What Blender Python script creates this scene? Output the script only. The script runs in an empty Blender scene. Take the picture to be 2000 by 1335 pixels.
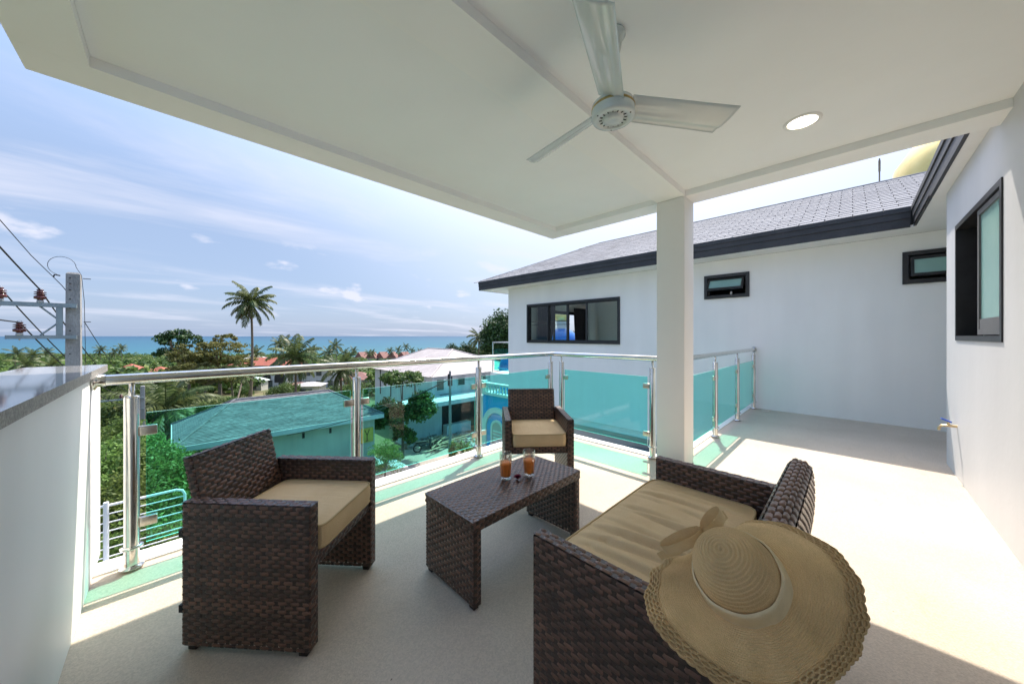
import bpy, bmesh, math, random
import numpy as np
from mathutils import Vector, Matrix, Euler, Quaternion

random.seed(7)
RNG = np.random.default_rng(11)
R = math.radians
PI = math.pi
SC = bpy.context.scene
COL = SC.collection
EYE = 1.3
SQ = math.sqrt(2.0)

# ------------------------------------------------------------------ camera
cam = bpy.data.cameras.new('camera')
cam.sensor_width = 36.0
cam.lens = 36.0 * 665.0 / 2000.0
cam.shift_y = -0.00575
cam.clip_start = 0.05
cam.clip_end = 200000.0
cam_o = bpy.data.objects.new('camera', cam)
cam_o.location = (0, 0, EYE)
cam_o.rotation_euler = (R(90), 0, R(-45))
COL.objects.link(cam_o)
SC.camera = cam_o

# ------------------------------------------------------------------ world, sun, exposure
SUN = Vector((0.585, 0.25, 1.0)).normalized()
SUN_EL = math.asin(SUN.z)
SUN_AZ = math.atan2(SUN.x, SUN.y)
world = bpy.data.worlds.new('World')
SC.world = world
world.use_nodes = True
SKY_STRENGTH = 0.15
SUN_STRENGTH = 2.0
EXPOSURE = 1.85


def build_world():
    nt = world.node_tree
    nt.nodes.clear()
    N, L = nt.nodes.new, nt.links.new
    out = N('ShaderNodeOutputWorld')
    bg = N('ShaderNodeBackground')
    bg.inputs['Strength'].default_value = SKY_STRENGTH
    L(bg.outputs[0], out.inputs[0])
    sky = N('ShaderNodeTexSky')
    sky.sky_type = 'NISHITA'
    sky.sun_disc = False
    sky.sun_elevation = SUN_EL
    sky.sun_rotation = SUN_AZ
    sky.altitude = 50
    sky.air_density = 1.0
    sky.dust_density = 1.6
    sky.ozone_density = 2.2
    tc = N('ShaderNodeTexCoord')
    sep = N('ShaderNodeSeparateXYZ')
    L(tc.outputs['Generated'], sep.inputs[0])

    def math_(op, a, b=None, c=None):
        n = N('ShaderNodeMath'); n.operation = op
        for k, v in enumerate((a, b, c)):
            if v is None:
                continue
            if isinstance(v, (int, float)):
                n.inputs[k].default_value = v
            else:
                L(v, n.inputs[k])
        return n.outputs[0]

    def ramp(v, lo, hi):
        n = N('ShaderNodeMapRange'); n.interpolation_type = 'SMOOTHSTEP'
        L(v, n.inputs[0])
        n.inputs[1].default_value = lo; n.inputs[2].default_value = hi
        return n.outputs[0]
    # high thin cloud: the direction projected on a flat layer
    zc = math_('MAXIMUM', sep.outputs[2], 0.0)
    zz = math_('ADD', zc, 0.12)
    u = math_('DIVIDE', sep.outputs[0], zz)
    v = math_('DIVIDE', sep.outputs[1], zz)
    comb = N('ShaderNodeCombineXYZ')
    L(u, comb.inputs[0]); L(v, comb.inputs[1])
    mp = N('ShaderNodeMapping')
    mp.inputs['Rotation'].default_value = (0, 0, R(-28))
    mp.inputs['Scale'].default_value = (0.55, 1.5, 1)
    L(comb.outputs[0], mp.inputs[0])
    n1 = N('ShaderNodeTexNoise')
    n1.inputs['Scale'].default_value = 0.9; n1.inputs['Detail'].default_value = 9
    n1.inputs['Roughness'].default_value = 0.56; n1.inputs['Distortion'].default_value = 0.6
    L(mp.outputs[0], n1.inputs[0])
    cirrus = ramp(n1.outputs[0], 0.47, 0.76)
    # low cumulus: banks near the horizon
    az = math_('ARCTAN2', sep.outputs[0], sep.outputs[1])
    el = math_('ARCSINE', sep.outputs[2])
    comb2 = N('ShaderNodeCombineXYZ')
    L(az, comb2.inputs[0]); L(math_('MULTIPLY', el, 2.1), comb2.inputs[1])
    n2 = N('ShaderNodeTexNoise')
    n2.inputs['Scale'].default_value = 6.5; n2.inputs['Detail'].default_value = 7
    n2.inputs['Roughness'].default_value = 0.5
    L(comb2.outputs[0], n2.inputs[0])
    cum = ramp(n2.outputs[0], 0.565, 0.66)
    band = math_('MULTIPLY', ramp(el, 0.02, 0.07), math_('SUBTRACT', 1.0, ramp(el, 0.17, 0.26)))
    cum = math_('MULTIPLY', math_('MULTIPLY', cum, band), 0.62)
    # pale humid veil, thicker toward the horizon and brighter toward the sun
    dt = N('ShaderNodeVectorMath'); dt.operation = 'DOT_PRODUCT'
    L(tc.outputs['Generated'], dt.inputs[0]); dt.inputs[1].default_value = tuple(SUN)
    glow = ramp(dt.outputs['Value'], 0.42, 0.92)
    vc = N('ShaderNodeMix'); vc.data_type = 'RGBA'
    L(glow, vc.inputs['Factor'])
    vc.inputs['A'].default_value = (0.66, 0.86, 1.27, 1); vc.inputs['B'].default_value = (1.85, 1.95, 2.2, 1)
    veil = math_('MULTIPLY_ADD', math_('SUBTRACT', 1.0, ramp(el, 0.22, 1.05)), 0.87, 0.05)
    fac = math_('MAXIMUM', math_('MULTIPLY', cirrus, 0.70), math_('MULTIPLY', cum, 1.35))
    m0 = N('ShaderNodeMix'); m0.data_type = 'RGBA'
    L(veil, m0.inputs['Factor']); L(sky.outputs[0], m0.inputs['A'])
    L(vc.outputs['Result'], m0.inputs['B'])
    m1 = N('ShaderNodeMix'); m1.data_type = 'RGBA'
    L(fac, m1.inputs['Factor']); L(m0.outputs['Result'], m1.inputs['A'])
    m1.inputs['B'].default_value = (1.70, 1.73, 2.0, 1)
    L(m1.outputs['Result'], bg.inputs['Color'])


build_world()
sun = bpy.data.lights.new('sun', 'SUN')
sun.energy = SUN_STRENGTH
sun.angle = R(0.5)
sun.color = (1.0, 0.93, 0.82)
sun_o = bpy.data.objects.new('sun', sun)
sun_o.rotation_euler = SUN.to_track_quat('Z', 'Y').to_euler()
sun_o.location = (20, 10, 40)
COL.objects.link(sun_o)
SC.view_settings.view_transform = 'Standard'
SC.view_settings.look = 'None'
SC.view_settings.exposure = EXPOSURE
SC.view_settings.gamma = 1.0
SC.view_settings.use_curve_mapping = False
SC.render.engine = 'CYCLES'
SC.cycles.max_bounces = 12
SC.cycles.diffuse_bounces = 10
SC.cycles.transparent_max_bounces = 24
SC.cycles.use_denoising = True
SC.cycles.sample_clamp_indirect = 8.0

# ------------------------------------------------------------------ helpers
ORG = {}


def link(o):
    COL.objects.link(o)
    return o


def tag(o, label=None, cat=None, group=None, kind=None):
    if label: o['label'] = label
    if cat: o['category'] = cat
    if group: o['group'] = group
    if kind: o['kind'] = kind
    return o


def thing(name, label, cat, loc=(0, 0, 0), rz=0.0, group=None):
    o = link(bpy.data.objects.new(name, None))
    o.empty_display_size = 0.1
    o.location = loc
    o.rotation_euler = (0, 0, rz)
    ORG[o.name] = Matrix.Translation(Vector(loc)) @ Matrix.Rotation(rz, 4, 'Z')
    return tag(o, label, cat, group)


def copy_tree(o, parent=None):
    c = o.copy()
    COL.objects.link(c)
    if parent is not None:
        c.parent = parent
    for ch in list(o.children):
        copy_tree(ch, c)
    return c


def at(px, py, d):
    """World point seen along photo position (px, py) at depth d metres."""
    r = (px - 1000.0) / 665.0 * d
    return Vector(((d + r) / SQ, (d - r) / SQ, EYE + (656.0 - py) / 665.0 * d))


def ground(x, y):
    d = (x + y) / SQ
    return float(np.interp(d, [-20, 33, 64, 120, 300, 640, 720, 2000], [-7.3, -7.3, -10.9, -16.0, -27.5, -38.2, -42, -60]))


class MB:
    def __init__(self):
        self.v = []; self.f = []; self.mi = []; self.sm = []; self.tone = []; self.cur = 0.5; self.uv = None

    def add(self, vs, fs, m=0, smooth=False, mat=None):
        b = len(self.v)
        for p in vs:
            p = Vector(p)
            if mat is not None:
                p = mat @ p
            self.v.append((p.x, p.y, p.z))
            self.tone.append(self.cur)
        for f in fs:
            self.f.append([b + i for i in f]); self.mi.append(m); self.sm.append(smooth)

    def box(self, lo, hi, m=0, mat=None, bevel=0.0):
        x0, y0, z0 = lo; x1, y1, z1 = hi
        if bevel <= 0:
            vs = [(x0, y0, z0), (x1, y0, z0), (x1, y1, z0), (x0, y1, z0), (x0, y0, z1), (x1, y0, z1), (x1, y1, z1), (x0, y1, z1)]
            fs = [(0, 3, 2, 1), (4, 5, 6, 7), (0, 1, 5, 4), (1, 2, 6, 5), (2, 3, 7, 6), (3, 0, 4, 7)]
            self.add(vs, fs, m, False, mat)
            return
        bm = bmesh.new()
        bmesh.ops.create_cube(bm, size=1.0)
        for v in bm.verts:
            v.co = Vector(((x0 + x1) / 2 + v.co.x * (x1 - x0), (y0 + y1) / 2 + v.co.y * (y1 - y0), (z0 + z1) / 2 + v.co.z * (z1 - z0)))
        bmesh.ops.bevel(bm, geom=bm.edges[:], offset=bevel, segments=2, affect='EDGES', profile=0.6)
        self.from_bm(bm, m, True, mat)

    def from_bm(self, bm, m=0, smooth=True, mat=None):
        bm.verts.ensure_lookup_table()
        bm.verts.index_update()
        self.add([v.co.copy() for v in bm.verts], [[v.index for v in f.verts] for f in bm.faces], m, smooth, mat)
        bm.free()

    def tube(self, pts, r, seg=10, m=0, smooth=True, closed=False, cap=True, mat=None):
        pts = [Vector(p) for p in pts]
        n = len(pts)
        rs = r if isinstance(r, (list, tuple)) else [r] * n
        vs = []
        up = None
        for i, p in enumerate(pts):
            if closed:
                t = (pts[(i + 1) % n] - pts[i - 1])
            else:
                t = pts[min(i + 1, n - 1)] - pts[max(i - 1, 0)]
            t.normalize()
            if up is None:
                up = Vector((0, 0, 1)) if abs(t.z) < 0.9 else Vector((1, 0, 0))
            a = t.cross(up)
            if a.length < 1e-5:
                a = t.cross(Vector((0.3, 1, 0.2)))
            a.normalize()
            b = a.cross(t).normalized()
            up = b
            for k in range(seg):
                an = 2 * PI * k / seg
                vs.append(p + (a * math.cos(an) + b * math.sin(an)) * rs[i])
        fs = []
        for i in range(n if closed else n - 1):
            j = (i + 1) % n
            for k in range(seg):
                q = (k + 1) % seg
                fs.append((i * seg + k, i * seg + q, j * seg + q, j * seg + k))
        self.add(vs, fs, m, smooth, mat)
        if cap and not closed:
            self.add([vs[k] for k in range(seg)], [tuple(range(seg))], m, False, mat)
            self.add([vs[(n - 1) * seg + k] for k in range(seg)], [tuple(reversed(range(seg)))], m, False, mat)

    def lathe(self, prof, seg=24, m=0, smooth=True, c=(0, 0, 0), mat=None):
        vs = []; fs = []
        for (r, z) in prof:
            for k in range(seg):
                an = 2 * PI * k / seg
                vs.append((c[0] + r * math.cos(an), c[1] + r * math.sin(an), c[2] + z))
        for i in range(len(prof) - 1):
            for k in range(seg):
                q = (k + 1) % seg
                fs.append((i * seg + k, i * seg + q, (i + 1) * seg + q, (i + 1) * seg + k))
        self.add(vs, fs, m, smooth, mat)

    def prism(self, poly, z0, z1, m=0, mat=None):
        n = len(poly)
        vs = [(x, y, z0) for x, y in poly] + [(x, y, z1) for x, y in poly]
        fs = [tuple(reversed(range(n))), tuple(range(n, 2 * n))] + [(i, (i + 1) % n, n + (i + 1) % n, n + i) for i in range(n)]
        self.add(vs, fs, m, False, mat)

    def build(self, name, mats, parent=None, local=False, tone=False):
        me = bpy.data.meshes.new(name)
        vs = self.v
        if parent is not None and not local:
            inv = ORG[parent.name].inverted()
            vs = [tuple(inv @ Vector(p)) for p in vs]
        me.from_pydata(vs, [], self.f)
        if not isinstance(mats, (list, tuple)):
            mats = [mats]
        for m in mats:
            me.materials.append(m)
        me.polygons.foreach_set('material_index', self.mi)
        me.polygons.foreach_set('use_smooth', self.sm)
        if tone:
            at_ = me.attributes.new('tone', 'FLOAT', 'POINT')
            at_.data.foreach_set('value', self.tone)
        me.update()
        o = link(bpy.data.objects.new(name, me))
        if parent is not None:
            o.parent = parent
            ORG[o.name] = Matrix(ORG[parent.name]) if parent.name in ORG else Matrix()
        else:
            ORG[o.name] = Matrix()
        return o


def np_mesh(name, verts, quads, mats, tone=None, parent=None, smooth=False):
    me = bpy.data.meshes.new(name)
    nv, nf = len(verts), len(quads)
    k = quads.shape[1]
    me.vertices.add(nv); me.loops.add(nf * k); me.polygons.add(nf)
    me.vertices.foreach_set('co', np.ascontiguousarray(verts, dtype=np.float32).ravel())
    me.loops.foreach_set('vertex_index', np.ascontiguousarray(quads, dtype=np.int32).ravel())
    me.polygons.foreach_set('loop_start', np.arange(0, nf * k, k, dtype=np.int32))
    me.polygons.foreach_set('loop_total', np.full(nf, k, dtype=np.int32))
    if smooth:
        me.polygons.foreach_set('use_smooth', np.ones(nf, dtype=bool))
    me.update(calc_edges=True)
    if tone is not None:
        a = me.attributes.new('tone', 'FLOAT', 'POINT')
        a.data.foreach_set('value', np.ascontiguousarray(tone, dtype=np.float32))
    for m in (mats if isinstance(mats, (list, tuple)) else [mats]):
        me.materials.append(m)
    o = link(bpy.data.objects.new(name, me))
    if parent is not None:
        o.parent = parent
    return o


# ------------------------------------------------------------------ materials
def new_mat(name):
    m = bpy.data.materials.new(name)
    m.use_nodes = True
    nt = m.node_tree
    nt.nodes.clear()
    out = nt.nodes.new('ShaderNodeOutputMaterial')
    return m, nt, out


def pbr(name, col, rough=0.6, metal=0.0, col2=None, nscale=6.0, namp=0.5, bump=0.0, bscale=80.0, spec=0.5, stretch=None, detail=4.0, coat=0.0, fine=None):
    """Principled surface; col2 is mottled in by noise, bump adds fine relief, fine=(scale, amount) speckles the colour."""
    m, nt, out = new_mat(name)
    N, L = nt.nodes.new, nt.links.new
    p = N('ShaderNodeBsdfPrincipled')
    L(p.outputs[0], out.inputs[0])
    p.inputs['Base Color'].default_value = (*col, 1)
    p.inputs['Roughness'].default_value = rough
    p.inputs['Metallic'].default_value = metal
    p.inputs['Specular IOR Level'].default_value = spec
    p.inputs['Coat Weight'].default_value = coat
    tc = N('ShaderNodeTexCoord')
    vec = tc.outputs['Object']
    if stretch:
        mp = N('ShaderNodeMapping'); mp.inputs['Scale'].default_value = stretch
        L(vec, mp.inputs[0]); vec = mp.outputs[0]
    last = None
    if col2 is not None:
        n = N('ShaderNodeTexNoise'); n.inputs['Scale'].default_value = nscale; n.inputs['Detail'].default_value = detail
        n.inputs['Roughness'].default_value = 0.6
        L(vec, n.inputs[0])
        mr = N('ShaderNodeMapRange'); mr.inputs[1].default_value = 0.5 - 0.5 * namp * 0.5; mr.inputs[2].default_value = 0.5 + 0.5 * namp * 0.5 + 0.001
        L(n.outputs[0], mr.inputs[0])
        mx = N('ShaderNodeMix'); mx.data_type = 'RGBA'
        mx.inputs['A'].default_value = (*col, 1); mx.inputs['B'].default_value = (*col2, 1)
        L(mr.outputs[0], mx.inputs['Factor'])
        last = mx.outputs['Result']
    if fine:
        n = N('ShaderNodeTexNoise'); n.inputs['Scale'].default_value = fine[0]; n.inputs['Detail'].default_value = 2
        L(vec, n.inputs[0])
        mr = N('ShaderNodeMapRange'); mr.inputs[1].default_value = 0.3; mr.inputs[2].default_value = 0.7
        mr.inputs[3].default_value = 1 - fine[1]; mr.inputs[4].default_value = 1 + fine[1] * 0.5
        L(n.outputs[0], mr.inputs[0])
        mu = N('ShaderNodeMix'); mu.data_type = 'RGBA'; mu.blend_type = 'MULTIPLY'; mu.inputs['Factor'].default_value = 1
        if last is not None:
            L(last, mu.inputs['A'])
        else:
            mu.inputs['A'].default_value = (*col, 1)
        L(mr.outputs[0], mu.inputs['B'])
        last = mu.outputs['Result']
    if last is not None:
        L(last, p.inputs['Base Color'])
    if bump > 0:
        n = N('ShaderNodeTexNoise'); n.inputs['Scale'].default_value = bscale; n.inputs['Detail'].default_value = 4
        L(vec, n.inputs[0])
        b = N('ShaderNodeBump'); b.inputs['Strength'].default_value = bump; b.inputs['Distance'].default_value = 0.01
        L(n.outputs[0], b.inputs['Height']); L(b.outputs[0], p.inputs['Normal'])
    return m


def glass_mat(name, tint, refl=1.0, rough=0.0, ior=1.5):
    """Thin sheet: tinted straight-through transparency plus a Fresnel mirror."""
    m, nt, out = new_mat(name)
    N, L = nt.nodes.new, nt.links.new
    tr = N('ShaderNodeBsdfTransparent'); tr.inputs[0].default_value = (*tint, 1)
    gl = N('ShaderNodeBsdfGlossy'); gl.inputs['Roughness'].default_value = rough
    fr = N('ShaderNodeFresnel'); fr.inputs[0].default_value = ior
    mu = N('ShaderNodeMath'); mu.operation = 'MULTIPLY'; mu.inputs[1].default_value = refl
    L(fr.outputs[0], mu.inputs[0])
    ge = N('ShaderNodeNewGeometry')
    inv = N('ShaderNodeMath'); inv.operation = 'SUBTRACT'; inv.inputs[0].default_value = 1.0
    L(ge.outputs['Backfacing'], inv.inputs[1])
    m2 = N('ShaderNodeMath'); m2.operation = 'MULTIPLY'
    L(mu.outputs[0], m2.inputs[0]); L(inv.outputs[0], m2.inputs[1])
    mu = m2
    mx = N('ShaderNodeMixShader')
    L(mu.outputs[0], mx.inputs[0]); L(tr.outputs[0], mx.inputs[1]); L(gl.outputs[0], mx.inputs[2])
    L(mx.outputs[0], out.inputs[0])
    return m


def leaf_mat(name, dark, light, trans=0.35, rough=0.5, alt=None):
    """Foliage: colour between dark and light by the leaf's own tone value, some light let through."""
    m, nt, out = new_mat(name)
    N, L = nt.nodes.new, nt.links.new
    a = N('ShaderNodeAttribute'); a.attribute_name = 'tone'
    rp = N('ShaderNodeValToRGB')
    rp.color_ramp.elements[0].color = (*dark, 1); rp.color_ramp.elements[1].color = (*light, 1)
    if alt:
        e = rp.color_ramp.elements.new(0.9); e.color = (*light, 1)
        rp.color_ramp.elements[-1].color = (*alt, 1)
    L(a.outputs['Fac'], rp.inputs[0])
    oi = N('ShaderNodeObjectInfo')
    hs = N('ShaderNodeHueSaturation')
    mr = N('ShaderNodeMapRange'); mr.inputs[3].default_value = 0.8; mr.inputs[4].default_value = 1.2
    hm = N('ShaderNodeMapRange'); hm.inputs[3].default_value = 0.465; hm.inputs[4].default_value = 0.515
    sm_ = N('ShaderNodeMath'); sm_.operation = 'FRACT'
    sm2 = N('ShaderNodeMath'); sm2.operation = 'MULTIPLY'; sm2.inputs[1].default_value = 7.31
    L(oi.outputs['Random'], sm2.inputs[0]); L(sm2.outputs[0], sm_.inputs[0]); L(sm_.outputs[0], hm.inputs[0]); L(hm.outputs[0], hs.inputs['Hue'])
    hs.inputs['Saturation'].default_value = 0.86
    L(oi.outputs['Random'], mr.inputs[0]); L(mr.outputs[0], hs.inputs['Value']); L(rp.outputs[0], hs.inputs['Color'])
    p = N('ShaderNodeBsdfPrincipled')
    p.inputs['Roughness'].default_value = rough; p.inputs['Specular IOR Level'].default_value = 0.2
    L(hs.outputs[0], p.inputs['Base Color'])
    t = N('ShaderNodeBsdfTranslucent')
    L(hs.outputs[0], t.inputs[0])
    mx = N('ShaderNodeMixShader'); mx.inputs[0].default_value = trans
    L(p.outputs[0], mx.inputs[1]); L(t.outputs[0], mx.inputs[2]); L(mx.outputs[0], out.inputs[0])
    return m


def emit_mat(name, col, strength):
    m, nt, out = new_mat(name)
    e = nt.nodes.new('ShaderNodeEmission'); e.inputs[0].default_value = (*col, 1); e.inputs[1].default_value = strength
    nt.links.new(e.outputs[0], out.inputs[0])
    return m


def wicker_mat():
    m, nt, out = new_mat('brown_wicker')
    N, L = nt.nodes.new, nt.links.new
    a = N('ShaderNodeAttribute'); a.attribute_name = 'tone'
    tc = N('ShaderNodeTexCoord')
    n = N('ShaderNodeTexNoise'); n.inputs['Scale'].default_value = 22; n.inputs['Detail'].default_value = 3
    L(tc.outputs['Object'], n.inputs[0])
    ad = N('ShaderNodeMath'); ad.operation = 'MULTIPLY_ADD'; ad.inputs[1].default_value = 0.6; ad.inputs[2].default_value = -0.30
    L(n.outputs[0], ad.inputs[0])
    s = N('ShaderNodeMath'); s.operation = 'ADD'; L(a.outputs['Fac'], s.inputs[0]); L(ad.outputs[0], s.inputs[1])
    rp = N('ShaderNodeValToRGB')
    rp.color_ramp.elements[0].position = 0.15; rp.color_ramp.elements[0].color = (0.040, 0.027, 0.021, 1)
    rp.color_ramp.elements[1].position = 0.9; rp.color_ramp.elements[1].color = (0.205, 0.105, 0.068, 1)
    e = rp.color_ramp.elements.new(0.5); e.color = (0.118, 0.063, 0.043, 1)
    L(s.outputs[0], rp.inputs[0])
    p = N('ShaderNodeBsdfPrincipled')
    p.inputs['Roughness'].default_value = 0.30; p.inputs['Specular IOR Level'].default_value = 0.6
    L(rp.outputs[0], p.inputs['Base Color'])
    w = N('ShaderNodeTexNoise'); w.inputs['Scale'].default_value = 260; w.inputs['Detail'].default_value = 2
    L(tc.outputs['Object'], w.inputs[0])
    b = N('ShaderNodeBump'); b.inputs['Strength'].default_value = 0.25; b.inputs['Distance'].default_value = 0.002
    L(w.outputs[0], b.inputs['Height']); L(b.outputs[0], p.inputs['Normal'])
    L(p.outputs[0], out.inputs[0])
    return m


def floor_mat():
    m, nt, out = new_mat('washed_pebble_floor')
    N, L = nt.nodes.new, nt.links.new
    tc = N('ShaderNodeTexCoord')
    p = N('ShaderNodeBsdfPrincipled'); p.inputs['Roughness'].default_value = 0.5
    p.inputs['Specular IOR Level'].default_value = 0.15
    big = N('ShaderNodeTexNoise'); big.inputs['Scale'].default_value = 1.3; big.inputs['Detail'].default_value = 6
    L(tc.outputs['Object'], big.inputs[0])
    c1 = N('ShaderNodeMix'); c1.data_type = 'RGBA'
    c1.inputs['A'].default_value = (0.575, 0.49, 0.395, 1); c1.inputs['B'].default_value = (0.50, 0.42, 0.33, 1)
    mr = N('ShaderNodeMapRange'); mr.inputs[1].default_value = 0.42; mr.inputs[2].default_value = 0.72
    L(big.outputs[0], mr.inputs[0]); L(mr.outputs[0], c1.inputs['Factor'])
    vo = N('ShaderNodeTexVoronoi'); vo.inputs['Scale'].default_value = 170
    L(tc.outputs['Object'], vo.inputs[0])
    sp = N('ShaderNodeSeparateColor'); L(vo.outputs['Color'], sp.inputs[0])
    mr2 = N('ShaderNodeMapRange'); mr2.inputs[3].default_value = 0.86; mr2.inputs[4].default_value = 1.06
    L(sp.outputs[0], mr2.inputs[0])
    c2 = N('ShaderNodeMix'); c2.data_type = 'RGBA'; c2.blend_type = 'MULTIPLY'; c2.inputs['Factor'].default_value = 1
    L(c1.outputs['Result'], c2.inputs['A']); L(mr2.outputs[0], c2.inputs['B'])
    # scattered brown specks and water marks
    st = N('ShaderNodeTexNoise'); st.inputs['Scale'].default_value = 3.4; st.inputs['Detail'].default_value = 9; st.inputs['Roughness'].default_value = 0.72
    mp = N('ShaderNodeMapping'); mp.inputs['Scale'].default_value = (1.0, 2.6, 1); mp.inputs['Rotation'].default_value = (0, 0, 0.6)
    L(tc.outputs['Object'], mp.inputs[0]); L(mp.outputs[0], st.inputs[0])
    mr3 = N('ShaderNodeMapRange'); mr3.inputs[1].default_value = 0.58; mr3.inputs[2].default_value = 0.80; mr3.inputs[4].default_value = 0.45
    L(st.outputs[0], mr3.inputs[0])
    c3 = N('ShaderNodeMix'); c3.data_type = 'RGBA'; c3.inputs['B'].default_value = (0.33, 0.25, 0.17, 1)
    L(mr3.outputs[0], c3.inputs['Factor']); L(c2.outputs['Result'], c3.inputs['A'])
    L(c3.outputs['Result'], p.inputs['Base Color'])
    b = N('ShaderNodeBump'); b.inputs['Strength'].default_value = 0.25; b.inputs['Distance'].default_value = 0.003
    L(vo.outputs['Distance'], b.inputs['Height']); L(b.outputs[0], p.inputs['Normal'])
    L(p.outputs[0], out.inputs[0])
    return m


def wall_mat(name, col, streak=0.05, rough=0.6, spec=0.3):
    """Painted render: faint vertical streaks and patches, trowelled relief."""
    m, nt, out = new_mat(name)
    N, L = nt.nodes.new, nt.links.new
    tc = N('ShaderNodeTexCoord')
    p = N('ShaderNodeBsdfPrincipled'); p.inputs['Roughness'].default_value = rough; p.inputs['Specular IOR Level'].default_value = spec
    mp = N('ShaderNodeMapping'); mp.inputs['Scale'].default_value = (3.0, 3.0, 0.4)
    L(tc.outputs['Object'], mp.inputs[0])
    n = N('ShaderNodeTexNoise'); n.inputs['Scale'].default_value = 1.0; n.inputs['Detail'].default_value = 5
    L(mp.outputs[0], n.inputs[0])
    n2 = N('ShaderNodeTexNoise'); n2.inputs['Scale'].default_value = 0.9; n2.inputs['Detail'].default_value = 4
    L(tc.outputs['Object'], n2.inputs[0])
    ad = N('ShaderNodeMath'); ad.operation = 'ADD'; L(n.outputs[0], ad.inputs[0]); L(n2.outputs[0], ad.inputs[1])
    mr = N('ShaderNodeMapRange'); mr.inputs[1].default_value = 0.7; mr.inputs[2].default_value = 1.3
    mr.inputs[3].default_value = 1 - streak; mr.inputs[4].default_value = 1 + streak * 0.4
    L(ad.outputs[0], mr.inputs[0])
    mu = N('ShaderNodeMix'); mu.data_type = 'RGBA'; mu.blend_type = 'MULTIPLY'; mu.inputs['Factor'].default_value = 1
    mu.inputs['A'].default_value = (*col, 1)
    L(mr.outputs[0], mu.inputs['B']); L(mu.outputs['Result'], p.inputs['Base Color'])
    b = N('ShaderNodeBump'); b.inputs['Strength'].default_value = 0.12; b.inputs['Distance'].default_value = 0.01
    n3 = N('ShaderNodeTexNoise'); n3.inputs['Scale'].default_value = 14; n3.inputs['Detail'].default_value = 6
    L(tc.outputs['Object'], n3.inputs[0])
    L(n3.outputs[0], b.inputs['Height']); L(b.outputs[0], p.inputs['Normal'])
    L(p.outputs[0], out.inputs[0])
    return m


def straw_mat():
    """Paper straw: fine radial weave over the ridges, coloured by UV (u round the hat, v outward)."""
    m, nt, out = new_mat('woven_straw')
    N, L = nt.nodes.new, nt.links.new
    uv = N('ShaderNodeUVMap'); uv.uv_map = 'UVMap'
    mp = N('ShaderNodeMapping'); mp.inputs['Scale'].default_value = (330, 260, 1)
    L(uv.outputs[0], mp.inputs[0])
    ck = N('ShaderNodeTexVoronoi'); ck.inputs['Scale'].default_value = 1.0; ck.inputs['Randomness'].default_value = 0.55
    L(mp.outputs[0], ck.inputs[0])
    n = N('ShaderNodeTexNoise'); n.inputs['Scale'].default_value = 9; n.inputs['Detail'].default_value = 5
    tc = N('ShaderNodeTexCoord'); L(tc.outputs['Object'], n.inputs[0])
    mx = N('ShaderNodeMix'); mx.data_type = 'RGBA'
    mx.inputs['A'].default_value = (0.95, 0.675, 0.34, 1); mx.inputs['B'].default_value = (0.68, 0.44, 0.19, 1)
    mr = N('ShaderNodeMapRange'); mr.inputs[1].default_value = 0.1; mr.inputs[2].default_value = 0.75
    L(ck.outputs['Distance'], mr.inputs[0]); L(mr.outputs[0], mx.inputs['Factor'])
    mu = N('ShaderNodeMix'); mu.data_type = 'RGBA'; mu.blend_type = 'MULTIPLY'; mu.inputs['Factor'].default_value = 1
    mr2 = N('ShaderNodeMapRange'); mr2.inputs[1].default_value = 0.3; mr2.inputs[2].default_value = 0.7; mr2.inputs[3].default_value = 0.8; mr2.inputs[4].default_value = 1.1
    L(n.outputs[0], mr2.inputs[0]); L(mx.outputs['Result'], mu.inputs['A']); L(mr2.outputs[0], mu.inputs['B'])
    p = N('ShaderNodeBsdfPrincipled'); p.inputs['Roughness'].default_value = 0.62; p.inputs['Specular IOR Level'].default_value = 0.3
    L(mu.outputs['Result'], p.inputs['Base Color'])
    b = N('ShaderNodeBump'); b.inputs['Strength'].default_value = 0.5; b.inputs['Distance'].default_value = 0.0015; b.invert = True
    L(ck.outputs['Distance'], b.inputs['Height']); L(b.outputs[0], p.inputs['Normal'])
    t = N('ShaderNodeBsdfTranslucent'); L(mu.outputs['Result'], t.inputs[0])
    ms = N('ShaderNodeMixShader'); ms.inputs[0].default_value = 0.12
    L(p.outputs[0], ms.inputs[1]); L(t.outputs[0], ms.inputs[2]); L(ms.outputs[0], out.inputs[0])
    return m


M = {}
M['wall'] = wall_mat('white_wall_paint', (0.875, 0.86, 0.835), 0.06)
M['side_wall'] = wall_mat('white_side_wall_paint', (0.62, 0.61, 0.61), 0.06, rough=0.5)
M['ceiling'] = wall_mat('cream_ceiling_paint', (0.865, 0.865, 0.855), 0.025)
M['beam'] = wall_mat('beam_shading_paint', (0.885, 0.875, 0.85), 0.025)  # warmer tone stands for the shading contrast between beams and recessed panels
M['pillar'] = wall_mat('pillar_paint', (0.83, 0.805, 0.76), 0.03)
M['floor'] = floor_mat()
M['sunlit_edge'] = wall_mat('sunlit_edge_paint', (0.78, 0.77, 0.74), 0.06)  # white stands for direct sun on the floor below the glass
M['granite'] = pbr('polished_granite', (0.30, 0.29, 0.28), 0.06, col2=(0.46, 0.44, 0.42), nscale=60, namp=0.9, fine=(220, 0.45), spec=0.8)
M['granite_edge'] = pbr('rough_granite_edge', (0.25, 0.23, 0.21), 0.5, col2=(0.42, 0.39, 0.36), nscale=40, namp=0.9, fine=(150, 0.5), bump=0.3, bscale=60)
M['steel'] = pbr('polished_steel', (0.74, 0.72, 0.68), 0.13, 1.0, col2=(0.66, 0.64, 0.60), nscale=5)
M['brushed'] = pbr('brushed_steel', (0.66, 0.62, 0.56), 0.32, 1.0, col2=(0.52, 0.46, 0.40), nscale=30)
GT = (0.33, 0.98, 0.88)
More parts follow.
